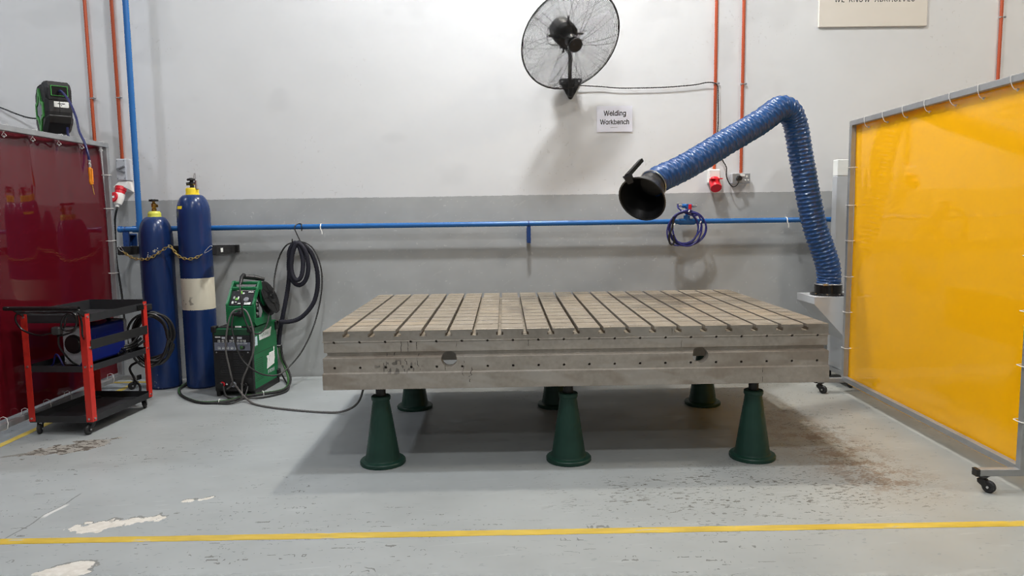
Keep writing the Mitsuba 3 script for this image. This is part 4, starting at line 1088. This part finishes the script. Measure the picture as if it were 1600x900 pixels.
part(weld, 'minus_socket', vput(cat(disc((.240, -.004, WZ0 + .045), (0, -1, 0), .024, .02, 20, .004), disc((.236, -.022, WZ0 + .05), (0, -1, 0), .010, .012, 14, .002))), 'mat_black_gloss')
# the right side: seam, vents, prints and rear guards
sx = WW - .004
part(weld, 'side_seam', vput(cbox(sx - .001, sx + .0015, .03, WL - .01, WZ0 + .270, WZ0 + .274, .0004)), 'mat_green_dark', False)
for i in range(12):
    part(weld, 'side_vent', vput(cbox(sx - .001, sx + .0014, .05, .19, WZ0 + .06 + i * .015, WZ0 + .064 + i * .015, .0004)), 'mat_green_dark', False)
part(weld, 'side_sticker', vput(cbox(sx - .001, sx + .001, .045, .105, WZ0 + .335, WZ0 + .405, .0003)), 'mat_lime_light', False, 'pale blue sticker')


def side(poly, h=.0012):
    return vput(moved(extrude(poly, h), np.array([[0, 0, 1], [1, 0, 0], [0, 1, 0]], float), (sx, 0, 0)))


nm = Polygon([(.14, WZ0 + .365), (.345, WZ0 + .368), (.375, WZ0 + .437), (.345, WZ0 + .437), (.340, WZ0 + .430), (.14, WZ0 + .425)])
for x in (.165, .190, .216, .243, .268, .295):
    nm = nm.difference(Polygon([(x, WZ0 + .385), (x + .010, WZ0 + .385), (x + .012, WZ0 + .41), (x + .002, WZ0 + .412)]))
part(weld, 'name_panel', side(nm), 'mat_print_white', False, 'white nameplate print, too small to read')
lg = Polygon([(.255, WZ0 + .115), (.275, WZ0 + .20), (.262, WZ0 + .20), (.262, WZ0 + .222), (.30, WZ0 + .216), (.315, WZ0 + .236), (.395, WZ0 + .236), (.395, WZ0 + .270), (.412, WZ0 + .270), (.412, WZ0 + .175), (.40, WZ0 + .150), (.40, WZ0 + .132)])
lg = lg.difference(Polygon([(.300, WZ0 + .160), (.306, WZ0 + .160), (.318, WZ0 + .222), (.312, WZ0 + .222)]))
part(weld, 'emblem', side(lg), 'mat_print_white', False, 'white printed emblem on the lower side')
wd = cat(*[side(Polygon([(.270 + .027 * i, WZ0 + .075), (.280 + .027 * i, WZ0 + .075), (.286 + .027 * i, WZ0 + .104), (.276 + .027 * i, WZ0 + .104)])) for i in range(5)])
part(weld, 'emblem_lettering', wd, 'mat_gray_plastic', False)
for z in (WZ0 + .02, WZ1 - .06):
    part(weld, 'corner_guard', vput(rounded(WW - .03, WW + .012, WL - .035, WL + .018, z - .02, z + .05, .008)), 'mat_black')
    part(weld, 'corner_guard', vput(rounded(-.012, .03, WL - .035, WL + .018, z - .02, z + .05, .008)), 'mat_black')
for x in (.012, WW - .012):
    part(weld, 'top_bumper', vput(rounded(x - .02, x + .02, -.012, .05, WZ1 - .03, WZ1 + .018, .009)), 'mat_black')
part(weld, 'bottom_rail', vput(cat(cbox(.0, .03, .01, WL + .01, .0, WZ0 + .005, .004), cbox(WW - .03, WW, .01, WL + .01, 0, WZ0 + .005, .004))), 'mat_black', False)
part(weld, 'top_plate', vput(cbox(.03, WW - .03, .02, WL - .03, WZ1 - .002, WZ1 + .010, .003)), 'mat_black', False)

feed = thing('wire_feeder', 'green wire feeder with a carry frame on top of the welder', 'wire feeder')
EP = np.array([-2.118, 5.415, WZ1 + .012])


def fput(m):
    return moved(m, rotz(-6.0), EP)


EW, EL, EH = 0.222, 0.30, 0.335
sidep = Polygon([(0, .03), (.0, .170), (.02, .195), (.125, EH), (.150, EH), (.175, .20), (.235, .06), (EL, .05), (EL, .0), (.03, 0)]).buffer(-.006).buffer(.012, 4).buffer(-.006)
win = Polygon([(.030, .055), (.030, .170), (.105, .270), (.128, .270), (.145, .20), (.175, .09), (.150, .050)]).buffer(-.004).buffer(.008, 4).buffer(-.004)
YZ = np.array([[0, 0, 1], [1, 0, 0], [0, 1, 0]], float)
for x in (0, EW - .016):
    part(feed, 'side_frame', fput(moved(extrude(sidep.difference(win), .016), YZ, (x, 0, 0))), 'mat_green', False, 'green side frame with an opening')
fl = part(feed, 'front_panel', fput(cbox(.012, EW - .012, .004, .03, .0, .155, .003)), 'mat_green', False)
part(feed, 'base_plate', fput(cbox(.012, EW - .012, .02, EL, .0, .03, .003)), 'mat_green_dark', False)
n1, n2 = np.array([0, .016, .165]), np.array([0, .088, .265])
part(feed, 'control_face', fput(hull([(x, y, z) for x in (.014, EW - .014) for y, z in ((.020, .160), (.026, .152), (.086, .262), (.098, .256))])), 'mat_print_black', False, 'black sloping control face with white and lime marks')


def onface(u0, u1, t0, t1):
    a, b = np.array([.0155, .158]), np.array([.0845, .262])
    d = b - a
    nn = np.array([-d[1], d[0]]) / np.linalg.norm(d) * .0025
    P = [(u, *(a + d * t + k * nn)) for u in (u0, u1) for t in (t0, t1) for k in (0.2, 1.4)]
    return hull(P)


part(feed, 'print', fput(cat(onface(.035, .05, .12, .28), onface(.06, .072, .2, .26), onface(.085, .12, .1, .16), onface(.04, .052, .45, .62), onface(.075, .085, .42, .60), onface(.105, .12, .78, .88), onface(.135, .185, .05, .22), onface(.15, .19, .88, .94))), 'mat_print_white', False)
part(feed, 'dial', fput(onface(.058, .078, .36, .52)), 'mat_lime_mark', False, 'lime green dial mark')
part(feed, 'dial', fput(onface(.082, .100, .78, .98)), 'mat_lime_mark', False)
part(feed, 'dark_knob', fput(disc((.150, .038, .198), (0, -.83, .56), .020, .014, 18, .003)), 'mat_gray_dark')
part(feed, 'cross_bar', fput(cat(rounded(.01, EW - .01, .082, .108, .268, .292, .008))), 'mat_green')
part(feed, 'cross_bar', fput(cat(rounded(.01, EW - .01, .122, .148, EH - .028, EH - .004, .008))), 'mat_green')
part(feed, 'drive_block', fput(cat(cbox(.045, EW - .03, .06, .15, .03, .17, .004), cbox(.06, EW - .018, .05, .12, .05, .10, .003))), 'mat_black', False)
part(feed, 'drive_roller', fput(cat(*[disc((EW - .022, y, z), (1, 0, 0), .013, .014, 14, .002) for y, z in ((.085, .085), (.095, .125), (.080, .155))])), 'mat_steel')
part(feed, 'torch_socket', fput(cat(disc((EW * .52, .006, .10), (0, -1, 0), .026, .03, 20, .004), rod((EW * .52 - .05, -.03, .098), (EW * .52 + .03, -.03, .102), .017, 14))), 'mat_black')
part(feed, 'white_tag', fput(cbox(.07, .12, -.012, -.008, -.008, .006, .001)), 'mat_print_white', False)
spc = fput(trimesh.Trimesh([[EW - .004, .255, .185]], np.zeros((0, 3), int), process=False)).vertices[0]
sax = np.array([.93, -.04, .37])
sp = part(feed, 'wire_spool', lathe([(0, -.03), (.125, -.03), (.135, -.026), (.135, -.020), (.06, -.018), (.06, .018), (.135, .020), (.135, .026), (.125, .03), (0, .03)], spc, sax, 44), 'mat_black', label='black wire spool on the rear')
part(sp, 'spool_hub', lathe([(0, .028), (.058, .028), (.055, .040), (.022, .044), (.020, .056), (0, .056)], spc, sax, 28), 'mat_black_gloss')
for i in range(8):
    a = i * math.pi / 4
    Fs = frame_of(sax)
    part(sp, 'spool_rib', sweep([spc + sax / np.linalg.norm(sax) * .031 + .06 * (math.cos(a) * Fs[:, 0] + math.sin(a) * Fs[:, 1]), spc + sax / np.linalg.norm(sax) * .029 + .128 * (math.cos(a) * Fs[:, 0] + math.sin(a) * Fs[:, 1])], .003, 6), 'mat_black_gloss')

TORCH = [(-2.010, 5.52, 0.905), (-1.995, 5.48, 0.920), (-1.985, 5.42, 0.905), (-1.98, 5.36, 0.855), (-1.967, 5.325, 0.762), (-1.952, 5.325, 0.627), (-1.913, 5.325, 0.525), (-1.878, 5.36, 0.484), (-1.847, 5.42, 0.496), (-1.836, 5.5, 0.553), (-1.856, 5.65, 0.674), (-1.857, 5.75, 0.780), (-1.868, 5.82, 0.875), (-1.84, 5.86, 1.022), (-1.779, 5.86, 1.123), (-1.714, 5.872, 1.150),
         (-1.612, 5.86, 1.145), (-1.541, 5.86, 1.073), (-1.495, 5.84, 0.944), (-1.487, 5.82, 0.797), (-1.512, 5.78, 0.616), (-1.554, 5.7, 0.443), (-1.62, 5.62, 0.293), (-1.693, 5.55, 0.199), (-1.754, 5.45, 0.15), (-1.835, 5.38, 0.165), (-1.906, 5.33, 0.218), (-1.991, 5.325, 0.311), (-2.032, 5.33, 0.446), (-2.052, 5.34, 0.547), (-2.044, 5.365, 0.634)]
torch = thing('torch_cable', 'thin dark cable looping from the wire feeder up over the pipe hook', 'cable')
part(torch, 'cable', tube(TORCH, 0.0062, 8), 'mat_cable')
part(torch, 'torch_handle', cat(sweep([(-2.010, 5.52, 0.905), (-1.94, 5.56, 0.895), (-1.88, 5.60, 0.875)], [0.016, 0.020, 0.014], 12), sweep([(-1.993, 5.48, 0.920), (-1.987, 5.42, 0.908), (-1.982, 5.375, 0.865)], [0.017, 0.015, 0.012], 12)), 'mat_black')
single('control_cable', tube([(-2.125, 5.372, 0.062), (-2.08, 5.365, 0.10), (-2.078, 5.345, 0.17), (-2.088, 5.34, 0.24), (-2.102, 5.33, 0.379), (-2.082, 5.33, 0.537), (-2.047, 5.34, 0.648), (-1.997, 5.36, 0.676), (-1.947, 5.36, 0.661), (-1.906, 5.34, 0.578), (-1.886, 5.33, 0.466), (-1.897, 5.325, 0.353), (-1.942, 5.325, 0.24), (-1.986, 5.33, 0.149), (-2.0, 5.335, 0.066), (-1.981, 5.30, 0.012), (-1.93, 5.28, 0.008)], 0.0068, 8), 'mat_cable_gray', 'grey cable arching from the welder sockets up over the feeder front', 'cable')
single('earth_cable', tube([(-2.073, 5.375, 0.105), (-2.032, 5.33, 0.081), (-1.965, 5.24, 0.055), (-1.899, 5.183, 0.02), (-1.825, 5.114, 0.008), (-1.684, 5.022, 0.008), (-1.457, 4.927, 0.008), (-1.268, 4.872, 0.008), (-1.131, 4.84, 0.02), (-1.020, 4.80, 0.085), (-0.972, 4.80, 0.20), (-0.945, 4.80, 0.36), (-0.93, 4.80, 0.444)], 0.0075, 8), 'mat_cable_gray', 'grey earth cable running over the floor to the underside of the bench', 'cable')
single('lead_end', tube([(-2.15, 5.365, 0.085), (-2.135, 5.34, 0.05), (-2.10, 5.31, 0.012), (-2.02, 5.27, 0.010)], 0.0075, 8), 'mat_cable', 'short dark lead dropping from the red plus socket to the floor', 'cable')
single('lead_end', tube([(-1.963, 5.36, 0.085), (-1.965, 5.335, 0.05), (-1.975, 5.30, 0.012), (-1.99, 5.26, 0.010)], 0.0065, 8), 'mat_cable', 'short dark lead dropping from the minus socket to the floor', 'cable')
FH = [(-2.66, 5.985, 0.03), (-2.625, 5.80, 0.011), (-2.601, 5.62, 0.011), (-2.50, 5.424, 0.011), (-2.339, 5.25, 0.011), (-2.227, 5.185, 0.011), (-2.12, 5.196, 0.011), (-2.047, 5.247, 0.011), (-1.972, 5.36, 0.013), (-1.876, 5.419, 0.013), (-1.775, 5.49, 0.013), (-1.742, 5.60, 0.02), (-1.775, 5.75, 0.05), (-1.832, 5.86, 0.12), (-1.872, 5.885, 0.20), (-1.888, 5.90, 0.30)]
single('gas_hose', tube(FH, 0.0085, 8), 'mat_hose_green', 'green gas hose lying on the floor around the welder', 'hose')
F2 = [(p[0] + .012, p[1] - .016, p[2]) for p in FH[:-4]] + [(-1.755, 5.75, 0.05), (-1.812, 5.855, 0.12), (-1.853, 5.88, 0.20), (-1.868, 5.90, 0.30)]
fb = thing('floor_cable', 'black cable lying beside the green hose on the floor at the welder', 'cable')
part(fb, 'cable', tube(F2, 0.009, 8), 'mat_cable')
part(fb, 'cable_tie', cat(ring((-2.115, 5.19, 0.012), (1, .1, 0), 0.019, 0.003, 16, 5), ring((-1.87, 5.412, 0.014), (.8, .6, 0), 0.021, 0.003, 16, 5)), 'mat_tie')
single('floor_cable', tube([(-2.144, 5.160, 0.01), (-2.013, 5.147, 0.01), (-1.942, 5.225, 0.022), (-1.843, 5.30, 0.01), (-1.735, 5.419, 0.01), (-1.715, 5.55, 0.012), (-1.765, 5.70, 0.01), (-1.84, 5.87, 0.012), (-1.89, 5.93, 0.06)], 0.007, 8), 'mat_cable', 'outermost loose cable on the floor right of the welder', 'cable')

hook = single('wire_hook', cat(tube([(-1.648, PY - .028, 1.243), (-1.648, PY - .027, 1.28), (-1.655, PY - .012, 1.299), (-1.68, PY + .0, 1.301), (-1.70, PY - .02, 1.29), (-1.705, PY - .03, 1.265), (-1.69, PY - .035, 1.225), (-1.665, PY - .04, 1.17), (-1.658, PY - .045, 1.148), (-1.675, PY - .06, 1.128), (-1.705, PY - .07, 1.128), (-1.715, PY - .075, 1.15), (-1.715, PY - .075, 1.182)], 0.0045, 8)), 'mat_black', 'bent black wire hook hung on the blue pipe', 'hook')
slv = thing('hose_package', 'thick black sleeved hose coiled on the wire hook', 'hose')
SLEEVE = [(-1.855, 5.84, 0.505), (-1.771, 5.88, 0.500), (-1.682, 5.895, 0.535), (-1.589, 5.9, 0.639), (-1.545, 5.896, 0.771), (-1.541, 5.892, 0.922), (-1.577, 5.888, 1.054), (-1.638, 5.884, 1.128), (-1.692, 5.88, 1.145), (-1.753, 5.9, 1.074), (-1.772, 5.895, 0.944), (-1.745, 5.883, 0.841), (-1.69, 5.874, 0.800), (-1.632, 5.866, 0.841), (-1.602, 5.857, 0.944), (-1.615, 5.845, 1.075), (-1.671, 5.84, 1.146), (-1.718, 5.84, 1.070), (-1.735, 5.84, 0.93), (-1.705, 5.84, 0.848), (-1.660, 5.842, 0.870), (-1.640, 5.847, 0.983), (-1.658, 5.85, 1.094), (-1.695, 5.845, 1.150), (-1.750, 5.86, 1.08), (-1.765, 5.89, 0.95), (-1.785, 5.9, 0.793), (-1.836, 5.9, 0.567), (-1.872, 5.9, 0.415), (-1.889, 5.9, 0.285)]
part(slv, 'sleeve', tube(SLEEVE, 0.0178, 12), 'mat_sleeve')
part(slv, 'cable_tie', ring((-1.889, 5.9, 0.30), (.1, 0, 1), 0.019, 0.003, 18, 5), 'mat_tie')
for x, lbl in ((-1.497, 'white tie hook on the blue pipe beside the coiled hoses'), (2.328, 'white tie hook on the blue pipe near the extraction hose')):
    single('tie_hook', tube([(x - .006, PY + .01, PZ - .02), (x - .006, PY + .022, PZ + .01), (x, PY, PZ + .024), (x, PY - .024, PZ + .008), (x + .001, PY - .025, PZ - .015), (x + .010, PY - .026, PZ - .035), (x + .012, PY - .024, PZ - .06)], 0.0042, 7), 'mat_tie', lbl, 'hook')

# coiled air hose on the outlet
coil = thing('air_hose', 'violet blue air hose coiled on the outlet of the blue pipe', 'hose')
rng = np.random.default_rng(33)
P = [(1.427, 5.895, 1.41), (1.428, 5.88, 1.385), (1.48, 5.865, 1.345), (1.56, 5.86, 1.32)]
for k in range(6):
    cx, cz = 1.503 + rng.uniform(-.012, .012), 1.225 + rng.uniform(-.01, .01)
    rx, rz = 0.138 + rng.uniform(-.02, .018), 0.142 + rng.uniform(-.016, .012)
    if k in (2, 4):
        rx, cx = 0.118, 1.47
    for j in range(14):
        a = 0.9 - j / 14 * 2 * math.pi
        P.append((cx + rx * math.cos(a), 5.872 - 0.010 * ((k * 5) % 4) + 0.006 * math.sin(a * 2 + k), cz + rz * math.sin(a)))
P += [(1.50, 5.84, 1.36), (1.42, 5.84, 1.345), (1.355, 5.845, 1.28), (1.330, 5.845, 1.20), (1.345, 5.845, 1.12), (1.39, 5.845, 1.085), (1.45, 5.845, 1.085), (1.53, 5.85, 1.115), (1.60, 5.85, 1.20), (1.61, 5.85, 1.28)]
part(coil, 'hose', tube(P, 0.0062, 8), 'mat_hose_violet', 30)
part(coil, 'blow_gun', cat(tube([(1.380, 5.838, 1.315), (1.372, 5.838, 1.24), (1.345, 5.838, 1.16), (1.352, 5.838, 1.10), (1.375, 5.838, 1.09), (1.386, 5.838, 1.12), (1.380, 5.838, 1.17)], 0.008, 8)), 'mat_black', label='black end loop of the hose')
part(coil, 'tie', cat(*[sweep([(x, 5.83, z), (x + .008, 5.83, z + .016)], .005, 6) for x, z in ((1.382, 1.246), (1.595, 1.262), (1.50, 1.352))]), 'mat_tie')

# ------------------------------------------------------------------ fume extractor
ext = thing('fume_extractor', 'grey fume extractor with a blue flexible duct and black hood over the bench', 'fume extractor')
part(ext, 'cabinet', cat(cbox(2.585, 3.10, 5.32, 5.66, 0.115, 0.52, .006), cbox(2.56, 3.12, 5.32, 5.66, 0.50, 0.705, .006)), 'mat_unit_gray', False, 'grey sheet metal cabinet')
part(ext, 'outlet_bracket', hull([(x, y, z) for y in (5.30, 5.62) for x, z in ((2.315, 0.705), (2.315, 0.652), (2.585, 0.36), (2.80, 0.36), (2.80, 0.705))]), 'mat_unit_gray', False, 'sloping grey bracket carrying the duct')
part(ext, 'back_panel', cbox(2.640, 3.05, 5.70, 5.78, 0.115, 1.62, .004), 'mat_unit_gray', False)
part(ext, 'panel_reflection_cap', cbox(2.641, 3.049, 5.698, 5.778, 1.62, 1.748, .004), 'mat_print_white', False, 'upper end of the rear panel, its whitish reflection painted as solid white')  # a pale reflection on the panel, put in as a white block
part(ext, 'base', cat(cbox(2.57, 3.11, 5.32, 5.80, 0.085, 0.118, .004)), 'mat_galv', False)
for x, y in ((2.62, 5.37), (3.06, 5.37), (2.62, 5.75), (3.06, 5.75)):
    castor(ext, x, y, 0.086, 0.035, 190)
DC = np.array([2.480, 5.44])
part(ext, 'flange', lathe([(0, 0.704), (0.128, 0.704), (0.130, 0.708), (0.130, 0.716), (0.104, 0.718), (0.101, 0.724), (0.099, 0.79), (0, 0.79)], (*DC, 0), seg=44), 'mat_black_gloss', label='black round flange')
for i in range(8):
    a = i * math.pi / 4 + 0.3
    part(ext, 'flange_bolt', disc((DC[0] + .117 * math.cos(a), DC[1] + .117 * math.sin(a), 0.715), (0, 0, 1), .0075, .008, 10), 'mat_chrome')
CLP = [(2.480, 5.44, 0.772), (2.482, 5.44, 0.84), (2.465, 5.43, 0.935), (2.425, 5.425, 1.045), (2.378, 5.42, 1.162), (2.338, 5.42, 1.288), (2.300, 5.42, 1.441), (2.266, 5.42, 1.608), (2.230, 5.42, 1.774), (2.200, 5.41, 1.910), (2.168, 5.40, 2.015), (2.115, 5.37, 2.082), (2.040, 5.33, 2.100), (1.955, 5.28, 2.055), (1.838, 5.21, 1.981), (1.535, 5.04, 1.822), (1.326, 4.925, 1.707), (1.195, 4.880, 1.640), (1.100, 4.842, 1.600), (1.035, 4.805, 1.572), (0.975, 4.752, 1.533)]
pp = spline(CLP, 0.0035)
ll = np.concatenate([[0], np.cumsum(np.linalg.norm(np.diff(pp, axis=0), axis=1))])
SEG = 56
ang = np.arange(SEG) / SEG * 2 * np.pi
pitchv = 0.030
ph = ll[:, None] / pitchv * 2 * np.pi + ang[None, :]
rib = np.abs(np.sin(ph / 2)) ** 0.7
wr = meshkit.fbm(np.stack([np.broadcast_to(np.cos(ang)[None] * 2.6 + ll[:, None] * 9, ph.shape), np.broadcast_to(np.sin(ang)[None] * 2.6 + ll[:, None] * 3, ph.shape), np.broadcast_to(ll[:, None] * 26, ph.shape)], -1), 3, 2)
cross = np.abs(np.sin(ll[:, None] / 0.047 * np.pi - ang[None] * 3.0))
rad = 0.0945 - 0.0085 * rib + 0.006 * (wr - 0.5) - 0.0035 * cross
endf = np.minimum(1, np.minimum(ll, ll[-1] - ll) / 0.02)[:, None]
rad = rad * (0.96 + 0.04 * endf)
part(ext, 'duct', sweep(pp, rad, SEG, caps=False), 'mat_duct', True, 'ribbed blue flexible duct with a sharp bend')
part(ext, 'hose_clamp', cat(ring((2.480, 5.44, 0.792), (0, 0, 1), 0.098, 0.005, 48, 6), cbox(2.40, 2.44, 5.342, 5.356, .784, .80, .002)), 'mat_chrome')
HA = np.array([-0.50, -0.70, -0.50])
HA /= np.linalg.norm(HA)
HM = np.array([0.887, 4.62, 1.440])          # centre of the mouth
HL = 0.215
inner = [(0.150, 0.0), (0.138, -0.03), (0.105, -0.10), (0.086, -0.145), (0.082, -HL)]
outer = [(0.088, -HL), (0.090, -0.150), (0.098, -0.135), (0.112, -0.10), (0.146, -0.030), (0.158, -0.004), (0.160, 0.0), (0.158, 0.004), (0.150, 0.0)]
hood = part(ext, 'hood', lathe(inner + outer, HM, HA, 64), 'mat_hood', 35, 'black cone-shaped suction hood')
part(hood, 'damper', disc(HM - HA * (HL - .02), HA, 0.084, 0.004, 36), 'mat_hood')
HF = frame_of(HA)
tops = HF[:, 1] * 0.80 - HF[:, 0] * 0.60
tops = HF @ np.array([-0.33, 0.94, 0])
rimp = HM + tops * 0.150
sidev = np.cross(HA, tops)
part(hood, 'grip_foot', hull([rimp + sidev * a + tops * b + HA * c for a in (-.022, .022) for b in (-.02, .030) for c in (-.004, .012)] + [rimp + sidev * a + tops * .038 + HA * c for a in (-.034, .034) for c in (-.006, .004)]), 'mat_black_gloss', False)
gdir = np.array([0.55, 0.55, 0.52])
gdir /= np.linalg.norm(gdir)
g0 = rimp + tops * .032
part(hood, 'grip', hull([g0 + sidev * a * w + tops * b + gdir * s for s, w in ((0, .017), (.185, .013)) for a in (-1, 1) for b in (-.012, .012)]), 'mat_black_gloss', False, 'black handle bar on the hood rim')
part(ext, 'hose_clamp', ring(np.array(CLP[-1]) + 0.02 * (np.array(CLP[-2]) - np.array(CLP[-1])) / np.linalg.norm(np.array(CLP[-2]) - np.array(CLP[-1])), np.array(CLP[-2]) - np.array(CLP[-1]), 0.096, 0.0045, 48, 6), 'mat_chrome')
